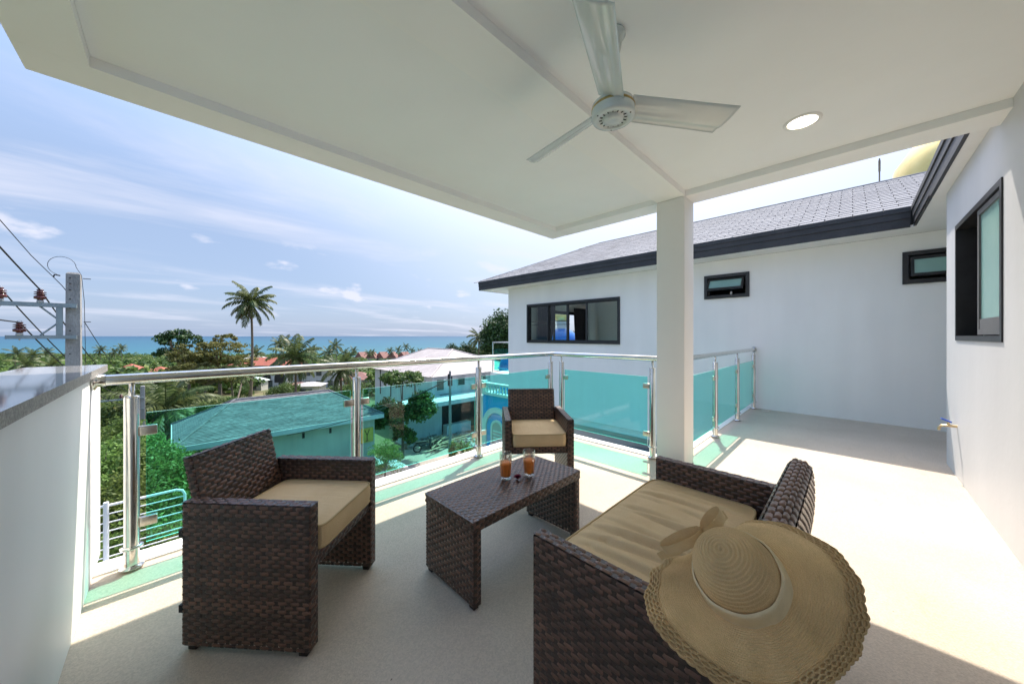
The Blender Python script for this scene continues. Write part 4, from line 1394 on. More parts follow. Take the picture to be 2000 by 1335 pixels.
# ------------------------------------------------------------------ straw hat
def hat():
    C0 = Vector((0.868, 0.172, 0.778))
    nrm = Vector((-0.60, 0.16, 0.72)).normalized()
    sx = Vector((0.707, -0.707, 0)); sx = (sx - nrm * sx.dot(nrm)).normalized()
    sy = nrm.cross(sx).normalized()
    root = thing('sun_hat', 'wide floppy straw sun hat hung on the near corner of the wicker sofa', 'hat', C0)

    RB, HC = 0.083, 0.112

    def P3(r, th, h):
        return C0 + sx * (r * math.cos(th)) + sy * (r * math.sin(th)) + nrm * h

    def crown(v):
        # v 0 at the tip .. 1 at the band
        a = v * PI / 2
        r = RB * (math.sin(a) ** 0.86) * 0.985
        h = HC * (math.cos(a) ** 0.80)
        return r, h

    TB = [(.207, -.133), (.225, -.15), (.228, -.155), (.22, -.165), (.205, -.185), (.2, -.19), (.195, -.15), (.19, -.07), (.195, .0), (.20, .05), (.20, .08), (.20, .07), (.20, .035), (.19, -.005), (.174, -.035), (.164, -.07), (.166, -.105), (.184, -.127)]

    def brim(f, th):
        # th = 0 to the right of the picture, 180 left; rim radius and lift come from the table, every 20 degrees
        q = (math.degrees(th) % 360.0) / 20.0
        i0 = int(q) % 18; g = q - int(q); g = g * g * (3 - 2 * g)
        a, b = TB[i0], TB[(i0 + 1) % 18]
        ro = a[0] + (b[0] - a[0]) * g; ho = a[1] + (b[1] - a[1]) * g
        wave = 0.007 * f * f * math.sin(5 * th + 2.0) + 0.003 * f * f * math.sin(8 * th)
        return RB + (ro - RB) * f, ho * f ** 1.35 + wave

    def surf(name, rows, ncol, fn, mat, ridges, amp):
        vs, fs, uvs = [], [], []
        for j in range(rows + 1):
            f = j / rows
            for i in range(ncol):
                th = 2 * PI * i / ncol
                r, h = fn(f, th)
                h += amp * (0.5 - 0.5 * math.cos(2 * PI * f * ridges + (th if ridges > 3 else 0)))
                p = P3(max(r, 0.0005), th, h)
                vs.append(p); uvs.append((i / ncol, f))
        for j in range(rows):
            for i in range(ncol):
                q = (i + 1) % ncol
                fs.append((j * ncol + i, (j + 1) * ncol + i, (j + 1) * ncol + q, j * ncol + q))
        mb = MB(); mb.add(vs, fs, 0, True)
        o = mb.build(name, mat, root)
        uvl = o.data.uv_layers.new(name='UVMap')
        sc = 1.0
        for poly in o.data.polygons:
            for li in poly.loop_indices:
                vi = o.data.loops[li].vertex_index
                u, v = uvs[vi]
                if u == 0 and any(uvs[o.data.loops[l2].vertex_index][0] > 0.9 for l2 in poly.loop_indices):
                    u = 1.0
                uvl.data[li].uv = (u, v * (0.5 if name == 'crown' else 0.55))
        return o

    surf('crown', 104, 120, lambda f, th: crown(f), M['straw'], 17, 0.0026)
    fb = 0.80
    surf('brim', 120, 160, lambda f, th: brim(f * fb, th), M['straw'], 23, 0.0018)

    # crochet border: scalloped loops standing on the brim's outer rim
    cb = MB()
    n = 74
    for ring, (f0, f1) in enumerate(((0.79, 0.86), (0.845, 0.915), (0.90, 0.965), (0.95, 1.02))):
        for i in range(n):
            th0 = 2 * PI * (i + 0.5 * (ring % 2)) / n
            pts = []
            for k in range(9):
                a = 2 * PI * k / 8
                th = th0 + (2 * PI / n) * 0.56 * math.cos(a)
                f = (f0 + f1) / 2 + (f1 - f0) * 0.55 * math.sin(a)
                r, h = brim(f, th)
                pts.append(P3(r, th, h + 0.002 + 0.001 * math.sin(2 * a)))
            cb.tube(pts[:-1], 0.0017, 5, closed=True)
    o = cb.build('crochet_border', M['straw'], root)
    o['kind'] = 'stuff'
    uvl = o.data.uv_layers.new(name='UVMap')
    surf('border_lining', 26, 160, lambda f, th: (lambda q: (q[0], q[1] - 0.002))(brim(0.79 + f * 0.215, th)), M['straw'], 3, 0.002)
    # rim scallops
    mb = MB(); pts = []
    for i in range(74 * 6):
        th = 2 * PI * i / (74 * 6)
        f = 1.0 + 0.022 * abs(math.sin(37 * th))
        r, h = brim(f, th); pts.append(P3(r, th, h))
    mb.tube(pts, 0.0026, 6, closed=True)
    o = mb.build('scalloped_rim', M['straw'], root); o.data.uv_layers.new(name='UVMap')

    # ribbon band
    vs, fs = [], []
    nc = 96
    prof = [(0.0085, -0.001), (0.0065, 0.004), (0.0062, 0.018), (0.0066, 0.033), (0.0050, 0.0385), (0.002, 0.0385)]
    for (dr, h) in prof:
        for i in range(nc):
            th = 2 * PI * i / nc
            v = 1 - 0.0
            # crown radius at this height
            hh = max(0.0, min(HC, h))
            a = math.acos(min(1, (hh / HC) ** (1 / 0.80)))
            r = RB * (math.sin(a) ** 0.86) * 0.985
            vs.append(P3(r + dr + 0.0006 * math.sin(9 * th), th, h + 0.0015 * math.sin(2 * th)))
    for j in range(len(prof) - 1):
        for i in range(nc):
            q = (i + 1) % nc
            fs.append((j * nc + i, j * nc + q, (j + 1) * nc + q, (j + 1) * nc + i))
    mb = MB(); mb.add(vs, fs, 0, True); mb.build('ribbon_band', M['ribbon'], root)

    # bow: loops and a tail at the back left of the band
    def strip(pts, width, axis):
        mb = MB(); vs = []; fs = []
        for i, p in enumerate(pts):
            vs += [p - axis * width / 2, p + axis * width / 2]
        for i in range(len(pts) - 1):
            fs.append((2 * i, 2 * i + 2, 2 * i + 3, 2 * i + 1))
        mb.add(vs, fs, 0, True)
        return mb
    th0 = R(100)
    base = P3(RB + 0.006, th0, 0.018)
    outd = (sx * math.cos(th0) + sy * math.sin(th0))
    tang = (-sx * math.sin(th0) + sy * math.cos(th0))
    upw = (nrm + outd * 0.2).normalized()
    for s, ln in ((1, 0.105), (-1, 0.062)):
        pts = []
        for k in range(15):
            a = 2 * PI * k / 14
            pts.append(base + tang * s * (ln * 0.5 * (1 - math.cos(a))) + outd * (0.013 * math.sin(a) + 0.012) + nrm * (0.012 * (1 - math.cos(a)) + 0.010))
        strip(pts, 0.030, upw).build('bow_loop', M['ribbon'], root)
    for s, ln in ((1, 0.125), (-1, 0.07)):
        pts = [base + tang * s * ln * k / 8 + outd * (0.022 + 0.006 * math.sin(k)) - nrm * 0.006 * k / 8 for k in range(9)]
        strip(pts, 0.026, upw).build('bow_tail', M['ribbon'], root)
    return root


hat()


# ------------------------------------------------------------------ ceiling fan
def fan():
    cx, cy = 1.475, 0.80
    t = thing('ceiling_fan', 'glossy white three-blade ceiling fan above the wicker chairs', 'fan', (cx, cy, ZC))
    mb = MB(); mb.lathe([(0.0, 0.0), (0.055, -0.001), (0.058, -0.012), (0.045, -0.03), (0.03, -0.10), (0.02, -0.125), (0.0, -0.125)], 24, c=(cx, cy, ZC)); mb.build('ceiling_cup', M['fan'], t)
    mb = MB(); mb.tube([(cx, cy, ZC - 0.11), (cx, cy, 2.42)], 0.011, 12); mb.build('rod', M['fan'], t)
    mb = MB(); mb.lathe([(0.012, 2.47), (0.03, 2.46), (0.04, 2.42), (0.078, 2.405), (0.096, 2.39), (0.099, 2.375)], 40, c=(cx, cy, 0)); mb.lathe([(0.099, 2.363), (0.099, 2.332), (0.093, 2.322), (0.070, 2.319), (0.066, 2.325), (0.048, 2.327), (0.044, 2.315), (0.02, 2.313), (0.0, 2.313)], 40, c=(cx, cy, 0))
    hb = mb.build('motor_housing', M['fan'], t)
    mb = MB(); mb.lathe([(0.099, 2.375), (0.1005, 2.372), (0.1005, 2.366), (0.099, 2.363)], 40, c=(cx, cy, 0)); mb.build('gold_ring', M['fan_gold'], hb)
    for k in range(16):
        a = 2 * PI * k / 16 + 0.1
        mt = Matrix.Translation((cx, cy, 2.3245)) @ Matrix.Rotation(a, 4, 'Z')
        mb = MB(); mb.box((0.051, -0.0022, -0.001), (0.064, 0.0022, 0.003), mat=mt); mb.build('vent_slot', M['dark'], hb)
    for k in range(3):
        a = 2 * PI * k / 3 + 0.6
        mb = MB(); mb.lathe([(0.0, -0.0015), (0.004, -0.001), (0.0042, 0.002)], 8, c=(cx + 0.084 * math.cos(a), cy + 0.084 * math.sin(a), 2.321)); mb.build('screw', M['dark'], hb)
    me = None
    for a in (-37.8, 82.2, 202.2):
        if me is None:
            b = MB(); vs = []; fs = []
            ns, nw = 26, 12
            for i in range(ns + 1):
                f = i / ns
                r = 0.075 + 0.51 * f
                wd = 0.112 + 0.022 * f
                for j in range(nw + 1):
                    g = j / nw - 0.5
                    # raked tip
                    rr = r + (0.045 * (-g) if i == ns else 0.045 * (-g) * f ** 6)
                    y = g * wd
                    z = -0.010 * math.cos(g * PI) - g * 0.05
                    z += 0.007 * math.exp(-((g + 0.02) / 0.10) ** 2) * math.exp(-((f - 0.25) / 0.28) ** 4)
                    z += 0.005 * math.exp(-((g - 0.33) / 0.07) ** 2)
                    z -= 0.015 * f
                    vs.append((rr, y, z))
            top = len(vs)
            vs += [(x, y, z + 0.003) for (x, y, z) in vs]
            W1 = nw + 1
            for i in range(ns):
                for j in range(nw):
                    q = i * W1 + j
                    fs.append((q, q + 1, q + W1 + 1, q + W1)); fs.append((top + q, top + q + W1, top + q + W1 + 1, top + q + 1))
            for i in range(ns):
                for j in (0, nw):
                    q = i * W1 + j
                    fs.append((q, q + W1, top + q + W1, top + q))
            for j in range(nw):
                for i in (0, ns):
                    q = i * W1 + j
                    fs.append((q, q + 1, top + q + 1, top + q))
            b.add(vs, fs, 0, True)
            o = b.build('blade', M['fan'], t, local=True); me = o.data
        else:
            o = link(bpy.data.objects.new('blade', me)); o.parent = t
        o.location = (0, 0, 2.38 - ZC); o.rotation_euler = (0, 0, R(a))


fan()


# ------------------------------------------------------------------ utility poles and cables
def insulator_mesh():
    mb = MB()
    mb.lathe([(0.0, 0.0), (0.038, 0.0), (0.038, 0.035), (0.03, 0.04), (0.0, 0.04)], 16, m=1)
    mb.lathe([(0.03, 0.04), (0.04, 0.055), (0.066, 0.06), (0.068, 0.10), (0.05, 0.112), (0.035, 0.12), (0.035, 0.128), (0.066, 0.132), (0.066, 0.142), (0.036, 0.152), (0.036, 0.16), (0.066, 0.166), (0.064, 0.176), (0.034, 0.184), (0.03, 0.196), (0.04, 0.205), (0.036, 0.216), (0.0, 0.218)], 18, m=0)
    mb.tube([(0, 0, 0), (0, 0, -0.085)], 0.009, 6, m=1)
    pts = [(0.024 * math.cos(a), 0, 0.216 + 0.026 * math.sin(a)) for a in [PI * k / 8 for k in range(9)]]
    mb.tube(pts, 0.0035, 5, m=1)
    return mb


def utility_pole(x, y, ztop, label, group, scale_holes):
    zb = ground(x, y) - 0.2
    t = thing('utility_pole', label, 'utility pole', (x, y, zb), 0, group)
    mb = MB(); w0, w1 = 0.11, 0.078
    vs = []
    for (z, w) in ((zb, w0), (ztop - 0.03, w1), (ztop, w1 * 0.72)):
        vs += [(x - w, y - w, z), (x + w, y - w, z), (x + w, y + w, z), (x - w, y + w, z)]
    fs = [(8, 9, 10, 11)]
    for i in range(2):
        for k in range(4):
            fs.append((i * 4 + k, i * 4 + (k + 1) % 4, (i + 1) * 4 + (k + 1) % 4, (i + 1) * 4 + k))
    mb.add(vs, fs); mb.build('pole_shaft', M['concrete'], t)
    for dz in (0.1, 0.2, 0.31, 0.47, 0.56, 0.63, 1.02, 1.42, 1.66, 1.78, 1.83):
        mb = MB(); mb.tube([(x - 0.03, y - w1 - 0.012 - dz * 0.007, ztop - dz), (x - 0.03, y - w1 + 0.02, ztop - dz)], 0.009, 8); mb.build('bolt_hole', M['dark'], t)
    az = ztop - 0.59; bz = ztop - 1.13
    mb = MB()
    yy = y - 0.13
    mb.box((x - 1.5, yy - 0.03, az - 0.035), (x + 0.05, yy + 0.03, az + 0.035))
    mb.box((x - 0.66, yy - 0.03, bz - 0.03), (x + 0.05, yy + 0.03, bz + 0.03))
    mb.box((x - 0.17, yy - 0.02, bz + 0.031), (x - 0.10, yy + 0.02, az - 0.036))
    for (xa, za, zb2) in ((x - 0.33, az - 0.03, (az + bz) / 2 + 0.03), (x - 0.33, bz + 0.03, (az + bz) / 2 - 0.03)):
        mb.tube([(xa, yy, za), (x - 0.15, yy, zb2)], 0.014, 6)
    mb.build('crossarm', M['crossarm'], t)
    tops = []
    for (dx, z) in ((-0.33, az + 0.035), (-0.71, az + 0.035), (-0.53, bz + 0.03), (-1.4, az + 0.035)):
        mb = insulator_mesh()
        mb.v = [(p[0] + x + dx, p[1] + yy, p[2] + z) for p in mb.v]
        mb.build('insulator', [M['insulator'], M['grey_cap']], t)
        tops.append(Vector((x + dx, yy, z + 0.21)))
    mb = MB()
    mb.tube([(x - 0.13, y - 0.11, ztop - 0.08), (x - 0.19, y - 0.11, ztop - 0.07), (x - 0.2, y - 0.11, ztop - 0.11)], 0.012, 6)
    mb.tube([(x + 0.1, y, ztop - 0.09), (x + 0.19, y, ztop - 0.09)], 0.007, 6)
    mb.tube([(x + 0.11, y, ztop - 0.86), (x + 0.19, y, ztop - 0.86)], 0.007, 6)
    mb.build('bracket', M['dark'], t)
    return tops, Vector((x, y, ztop))


ztop1 = EYE + 1.113
tp1, top1 = utility_pole(-1.217, 9.70, ztop1, 'square concrete utility pole with brown insulators rising beyond the parapet', 'concrete utility poles', 1)
tp2, top2 = utility_pole(-1.03, 25.3, EYE - 2.5, 'farther concrete utility pole showing below the steel handrail', 'concrete utility poles', 1)


def cable(a, b, sag, r, label, extra=0.0):
    a = Vector(a); b = Vector(b)
    pts = []
    for k in range(25):
        f = k / 24
        p = a.lerp(b, f); p.z -= sag * 4 * f * (1 - f)
        pts.append(p)
    mb = MB(); mb.tube(pts, r, 6)
    return tag(mb.build('power_line', M['wire']), label, 'cable', 'overhead power cables')


dirv = (tp2[0] - tp1[0])
LB = ['black overhead cable over the insulator nearest the pole', 'black overhead cable over the upper insulator at the frame edge', 'black overhead cable over the lower arm insulator', 'black overhead cable on the outermost insulator']
for i in range(3):
    a = tp1[i]
    b = tp2[i]
    back = a - Vector((dirv.x * 0.6, dirv.y * 0.62, -2.4 if i != 2 else -0.5))
    pts = []
    for k in range(17):
        f = k / 16; p = back.lerp(a, f); p.z -= 0.10 * 4 * f * (1 - f); pts.append(p)
    for k in range(1, 25):
        f = k / 24; p = a.lerp(b, f); p.z -= 0.35 * 4 * f * (1 - f); pts.append(p)
    mb = MB(); mb.tube(pts, 0.011, 6)
    tag(mb.build('power_line', M['wire']), LB[i], 'cable', 'overhead power cables')
# earth wire on the pole top with its loop
pa = Vector((-1.42, 9.6, ztop1 - 0.11))
pts = [pa - Vector((0.4, 8.0, -2.3)), pa - Vector((0.2, 4.0, -0.95)), pa - Vector((0.05, 1.0, -0.19)), pa, Vector((-1.33, 9.62, ztop1 - 0.25)), Vector((-1.285, 9.64, ztop1 - 0.34))]
mb = MB(); mb.tube(pts, 0.0055, 6)
lp = []
for k in range(17):
    a = R(-110 - 250 * k / 16)
    lp.append((-1.33 + 0.15 * math.cos(a), 9.6, ztop1 + 0.09 + 0.16 * math.sin(a)))
mb.tube(lp, 0.004, 6)
mb.tube([lp[-1], (-1.12, 9.6, ztop1 - 0.05), (-1.09, 9.6, ztop1 - 0.5), (-1.07, 9.6, ztop1 - 1.9)], 0.004, 6)
tag(mb.build('power_line', M['wire']), 'thin earth wire looping over the top of the concrete pole', 'cable', 'overhead power cables')
mb = MB(); a = Vector((-1.10, 9.7, ztop1 - 0.86)); b = Vector((-0.9, 25.3, EYE - 3.3))
mb.tube([a.lerp(b, k / 16) - Vector((0, 0, 0.25 * 4 * (k / 16) * (1 - k / 16))) for k in range(17)], 0.006, 6)
tag(mb.build('power_line', M['wire']), 'thin stay wire dropping from the right side of the pole', 'cable', 'overhead power cables')


# ------------------------------------------------------------------ roofs and buildings beyond
def stepped(mb, e0, e1, r0, r1, rows, m=0, lift=0.014):
    """Roof face from the eave edge e0-e1 up to r0-r1 in overlapping courses."""
    e0, e1, r0, r1 = map(Vector, (e0, e1, r0, r1))
    nrm = (e1 - e0).cross(r0 - e0) if (r0 - e0).length > 1e-6 else (e1 - e0).cross(r1 - e0)
    nrm.normalize()
    if nrm.z < 0:
        nrm = -nrm
    for i in range(rows):
        f0, f1 = i / rows, (i + 1) / rows
        a, b = e0.lerp(r0, f0) + nrm * lift, e1.lerp(r1, f0) + nrm * lift
        c, d = e1.lerp(r1, f1), e0.lerp(r0, f1)
        mb.add([a, b, c, d], [(0, 1, 2, 3)], m)
        mb.add([a - nrm * lift, b - nrm * lift, b, a], [(0, 1, 2, 3)], m)


def hip_roof(x0, x1, y0, y1, ze, zr, ra, rb, rows):
    """Hip roof over the plan box with the ridge from ra to rb (plan points)."""
    mb = MB()
    a, b, c, d = (x0, y0, ze), (x1, y0, ze), (x1, y1, ze), (x0, y1, ze)
    p, q = (*ra, zr), (*rb, zr)
    if abs(ra[0] - rb[0]) >= abs(ra[1] - rb[1]):
        if ra[0] > rb[0]: p, q = q, p
        stepped(mb, a, b, p, q, rows); stepped(mb, c, d, q, p, rows); stepped(mb, d, a, p, p, rows); stepped(mb, b, c, q, q, rows)
        hips = [(a, p), (d, p), (b, q), (c, q), (p, q)]
    else:
        if ra[1] > rb[1]: p, q = q, p
        stepped(mb, a, b, p, p, rows); stepped(mb, c, d, q, q, rows); stepped(mb, d, a, q, p, rows); stepped(mb, b, c, p, q, rows)
        hips = [(a, p), (b, p), (c, q), (d, q), (p, q)]
    # underside
    mb.add([a, b, c, d], [(0, 3, 2, 1)])
    return mb, hips


# grey roofed house below, seen through the glass
h = thing('grey_roof_house', 'low pale house with a broad grey shingle hip roof below the railing', 'house', (5, 24, -7.3))
mb, hips = hip_roof(0.0, 9.7, 21.4, 27.4, -3.72, -2.25, (2.5, 24.4), (7.3, 24.4), 30)
rf = mb.build('roof', M['roof_slate'], h)
mb = MB()
for (a, b) in hips: mb.tube([a, b], 0.07, 6)
mb.build('ridge_cap', M['roof_slate'], rf)
mb = MB(); mb.box((0.0, 21.38, -3.95), (9.7, 21.42, -3.70)); mb.box((-0.02, 21.42, -3.95), (0.02, 27.4, -3.70)); mb.box((9.68, 21.42, -3.95), (9.72, 27.4, -3.70)); mb.build('fascia_board', M['far_white'], h)
mb = MB(); mb.box((0.35, 21.9, -7.5), (9.3, 27.0, -3.75)); mb.build('wall', M['far_cream'], h)
for x in (5.2, 6.6, 8.0):
    mb = MB(); mb.box((x, 21.87, -4.45), (x + 0.12, 21.91, -4.15)); mb.build('vent_slot', M['void'], h)
sg = thing('wall_sign', 'small yellow sign with dark strokes on the pale house wall', 'sign', (9.0, 21.8, -5.2))
mb = MB(); mb.box((8.35, 21.84, -5.45), (9.2, 21.88, -4.55)); mb.build('board', M['yellow'], sg)
mb = MB()
for (a, b) in (((8.95, -4.65), (8.80, -5.0)), ((8.65, -4.65), (8.80, -5.0)), ((8.80, -5.0), (8.80, -5.35)), ((8.72, -5.35), (8.88, -5.35))):
    mb.tube([(a[0], 21.83, a[1]), (b[0], 21.83, b[1])], 0.022, 6)
mb.build('lettering', M['dark'], sg)

# white house with the pale tile roof
h = thing('tile_roof_house', 'white house under construction with a pale tiled hip roof', 'house', (20, 31, -7.3))
mb, hips = hip_roof(15.7, 27.4, 25.6, 38.4, -2.25, -0.15, (21.5, 30.6), (21.5, 35.6), 24)
rf = mb.build('roof', M['pale_tile'], h)
mb = MB()
for (a, b) in hips: mb.tube([a, b], 0.09, 6)
mb.build('ridge_cap', M['pale_tile'], rf)
mb = MB(); mb.box((16.2, 26.1, -7.6), (26.9, 38.0, -2.28)); mb.build('wall', M['far_white'], h)
for y in (29.0, 31.5, 34.0, 36.5):
    mb = MB(); mb.box((16.14, y, -5.0), (16.21, y + 0.12, -2.3)); mb.build('wall_pier', M['void'], h)
for (x0, x1, z0, z1) in ((16.6, 17.35, -3.55, -2.55), (18.9, 19.7, -3.3, -2.6), (21.2, 22.3, -3.3, -2.6), (16.9, 18.2, -5.3, -3.9)):
    mb = MB(); mb.box((x0, 26.05, z0), (x1, 26.11, z1)); w = mb.build('window', M['far_glass'], h)
    mb = MB(); rect_frame(mb, 'y', x0 - 0.05, x1 + 0.05, z0 - 0.05, z1 + 0.05, 0.06, 26.02, 26.05); mb.build('window_frame', M['far_white'], w)
# flat roofed front extension with a garage opening
mb = MB(); mb.box((12.6, 23.4, -4.35), (24.0, 26.1, -4.0)); mb.build('canopy_slab', M['far_white'], h)
mb = MB(); mb.box((12.8, 25.2, -7.5), (16.6, 26.09, -4.352)); mb.build('wall', M['far_white'], h)
mb = MB(); mb.box((16.6, 25.9, -7.5), (23.5, 26.09, -4.352)); mb.build('garage_opening', M['void'], h)
for x in (19.6, 23.2):
    mb = MB(); mb.box((x, 23.6, -7.5), (x + 0.35, 23.95, -4.352)); mb.build('column', M['far_white'], h)
mb = MB(); mb.box((16.7, 24.6, -7.5), (19.3, 25.2, -6.4)); mb.build('low_wall', M['far_white'], h)

# blue fantasy building
h = thing('blue_building', 'bright blue building with an arched window, balustrade and domes', 'building', (17, 16, -7))
mb = MB()
BX = 14.0
mb.box((BX, 9.2, -7.6), (BX + 6, 16.6, -2.35)); mb.build('wall', M['blue_wall'], h)
AYC, AZC = 15.25, -4.35
def arch(r0, r1, depth, mat, name, zlow):
    mb = MB(); vs = []; fs = []
    pts = [(r1, zlow)] + [(r1 * math.cos(PI * k / 20), r1 * math.sin(PI * k / 20)) for k in range(21)] + [(-r1, zlow)]
    pin = [(r0, zlow)] + [(r0 * math.cos(PI * k / 20), r0 * math.sin(PI * k / 20)) for k in range(21)] + [(-r0, zlow)]
    n = len(pts)
    for xx in (BX - depth, BX + 0.01):
        vs += [(xx, AYC + a, AZC + b) for a, b in pts] + [(xx, AYC + a, AZC + b) for a, b in pin]
    for i in range(n - 1):
        fs.append((i, i + 1, n + i + 1, n + i)); fs.append((i, 2 * n + i, 2 * n + i + 1, i + 1)); fs.append((n + i, n + i + 1, 3 * n + i + 1, 3 * n + i))
    mb.add(vs, fs); return mb.build(name, mat, h)
arch(0.98, 1.32, 0.10, M['mint'], 'arch_moulding', -3.0)
arch(0.42, 0.56, 0.08, M['mint'], 'window_surround', -1.55)
mb = MB(); vs = [(BX - 0.02, AYC + 0.42 * math.cos(PI * k / 16), AZC + 0.42 * math.sin(PI * k / 16)) for k in range(17)] + [(BX - 0.02, AYC - 0.42, AZC - 1.55), (BX - 0.02, AYC + 0.42, AZC - 1.55)]
mb.add(vs, [tuple(range(19))]); w = mb.build('arched_window', M['far_cream'], h)
mb = MB()
for k in range(7):
    mb.box((BX - 0.05, AYC - 0.36, AZC - 1.4 + 0.2 * k), (BX - 0.03, AYC + 0.36, AZC - 1.3 + 0.2 * k))
mb.build('shutter_slat', M['mint'], w)
mb = MB(); mb.box((BX - 0.12, 9.2, -2.35), (BX + 0.25, 16.75, -2.2)); mb.box((BX - 0.1, 9.2, -1.72), (BX + 0.2, 16.75, -1.6)); mb.box((BX - 0.15, 16.4, -2.2), (BX + 0.25, 16.8, -1.5)); mb.build('balustrade_rail', M['mint'], h)
bal = None
for k in range(22):
    y = 16.2 - 0.27 * k
    if bal is None:
        mb = MB(); mb.lathe([(0.07, 0), (0.05, 0.08), (0.085, 0.2), (0.04, 0.36), (0.07, 0.48)], 10, c=(BX + 0.05, y, -2.2)); o = mb.build('baluster', M['mint'], h); bal = o
    else:
        o = link(bpy.data.objects.new('baluster', bal.data)); o.parent = h; o.location = (0, y - 16.2, 0)
def dome(cx, cy, z0, r, squash, mat, name):
    mb = MB(); mb.lathe([(r * math.cos(PI / 2 * k / 12), squash * r * math.sin(PI / 2 * k / 12)) for k in range(13)], 32, c=(cx, cy, z0)); return mb.build(name, mat, h)
dome(15.9, 15.9, -0.75, 0.85, 1.15, M['dome_blue'], 'blue_dome')
mb = MB(); mb.lathe([(0.85, -3.0), (0.85, -0.86), (0.95, -0.82), (0.95, -0.75), (0.85, -0.749)], 32, c=(15.9, 15.9, 0)); mb.build('dome_drum', M['blue_wall'], h)
dome(20.4, 15.2, 0.72, 1.25, 0.95, M['dome_blue'], 'blue_dome')
mb = MB(); mb.box((19.2, 14.0, -3.0), (22.0, 16.6, 0.72)); mb.build('tower', M['blue_wall'], h)
mb = MB(); mb.lathe([(0.46, 1.7), (0.36, 1.9), (0.34, 2.2), (0.42, 2.3), (0.42, 2.36)], 20, c=(20.4, 15.2, 0)); mb.build('dome_neck', M['far_white'], h)
mb = MB(); mb.lathe([(0.34, 2.36), (0.50, 2.5), (0.60, 2.72), (0.56, 2.95), (0.36, 3.14), (0.14, 3.24), (0.04, 3.45), (0.0, 3.5)], 28, c=(20.4, 15.2, 0)); mb.build('gold_onion', M['gold'], h)

# big golden onion dome behind the ridge
h = thing('golden_dome', 'large golden onion dome rising behind the shingle roof', 'dome', (22, -3.4, 3))
mb = MB(); mb.lathe([(1.2, 5.0), (1.45, 5.6), (2.05, 6.4), (2.3, 7.3), (2.15, 8.3), (1.6, 9.2), (0.95, 9.9), (0.45, 10.7), (0.12, 11.8), (0.0, 12.0)], 40, c=(22, -3.4, 0)); mb.build('onion', M['gold'], h)
mb = MB(); mb.lathe([(1.3, -7.3), (1.3, 5.0)], 30, c=(22, -3.4, 0)); mb.build('tower', M['blue_wall'], h)


def small_house(name, label, px, d, w, dep, hw, hr, wall, roof, rot=0.0, over=0.5, wins=3, group=None, storeys=1, gable=False):
    p = on_ground(px, d)
    t = thing(name, label, 'house' if 'pavilion' not in name else 'pavilion', p, -R(45) + rot, group)
    mb = MB(); mb.box((-w / 2, -dep / 2, -0.6), (w / 2, dep / 2, hw)); mb.build('wall', wall, t, local=True)
    mb = MB()
    if gable:
        a = [(-w / 2 - over, -dep / 2 - over, hw), (w / 2 + over, -dep / 2 - over, hw), (w / 2 + over, dep / 2 + over, hw), (-w / 2 - over, dep / 2 + over, hw)]
        stepped(mb, a[0], a[1], (-w / 2 - over, 0, hw + hr), (w / 2 + over, 0, hw + hr), 10); stepped(mb, a[2], a[3], (w / 2 + over, 0, hw + hr), (-w / 2 - over, 0, hw + hr), 10)
        mb.add([a[0], a[3], (-w / 2 - over, 0, hw + hr)], [(0, 1, 2)]); mb.add([a[1], a[2], (w / 2 + over, 0, hw + hr)], [(0, 1, 2)])
    else:
        k = min(w, dep) / 2 + over - 0.05
        if w >= dep:
            mb, _ = hip_roof(-w / 2 - over, w / 2 + over, -dep / 2 - over, dep / 2 + over, hw, hw + hr, (-w / 2 - over + k, 0), (w / 2 + over - k, 0), 10)
        else:
            mb, _ = hip_roof(-w / 2 - over, w / 2 + over, -dep / 2 - over, dep / 2 + over, hw, hw + hr, (0, -dep / 2 - over + k), (0, dep / 2 + over - k), 10)
    mb.build('roof', roof, t, local=True)
    for s in range(storeys):
        zb = s * (hw / storeys)
        for i in range(wins):
            cx = -w / 2 + w * (i + 0.5) / wins
            ww = w / wins * 0.5
            mb = MB(); mb.box((cx - ww / 2, -dep / 2 - 0.06, zb + 0.9), (cx + ww / 2, -dep / 2 + 0.02, zb + hw / storeys - 0.5)); wn = mb.build('window', M['far_glass'], t, local=True)
            mb = MB(); rect_frame(mb, 'y', cx - ww / 2 - 0.08, cx + ww / 2 + 0.08, zb + 0.82, zb + hw / storeys - 0.42, 0.1, -dep / 2 - 0.09, -dep / 2 - 0.05); mb.build('window_frame', M['far_white'], wn, local=True)
    return t


small_house('roof_pavilion', 'open pavilion with a bright red pyramid roof among the trees', 257, 120, 5.2, 5.2, 5.2, 2.4, M['far_cream'], M['red_tile'], 0, 1.0, 1)
small_house('hillside_house', 'house with a faded brown red roof left of the red pavilion', 240, 95, 13, 8, 3.6, 2.6, M['far_white'], M['old_tile'], 0, 0.8, 3)
small_house('hillside_house', 'small house with an orange red roof right of the pavilion', 313, 115, 6, 6, 4.6, 2.0, M['far_white'], M['red_tile'], 0.3, 0.8, 2)
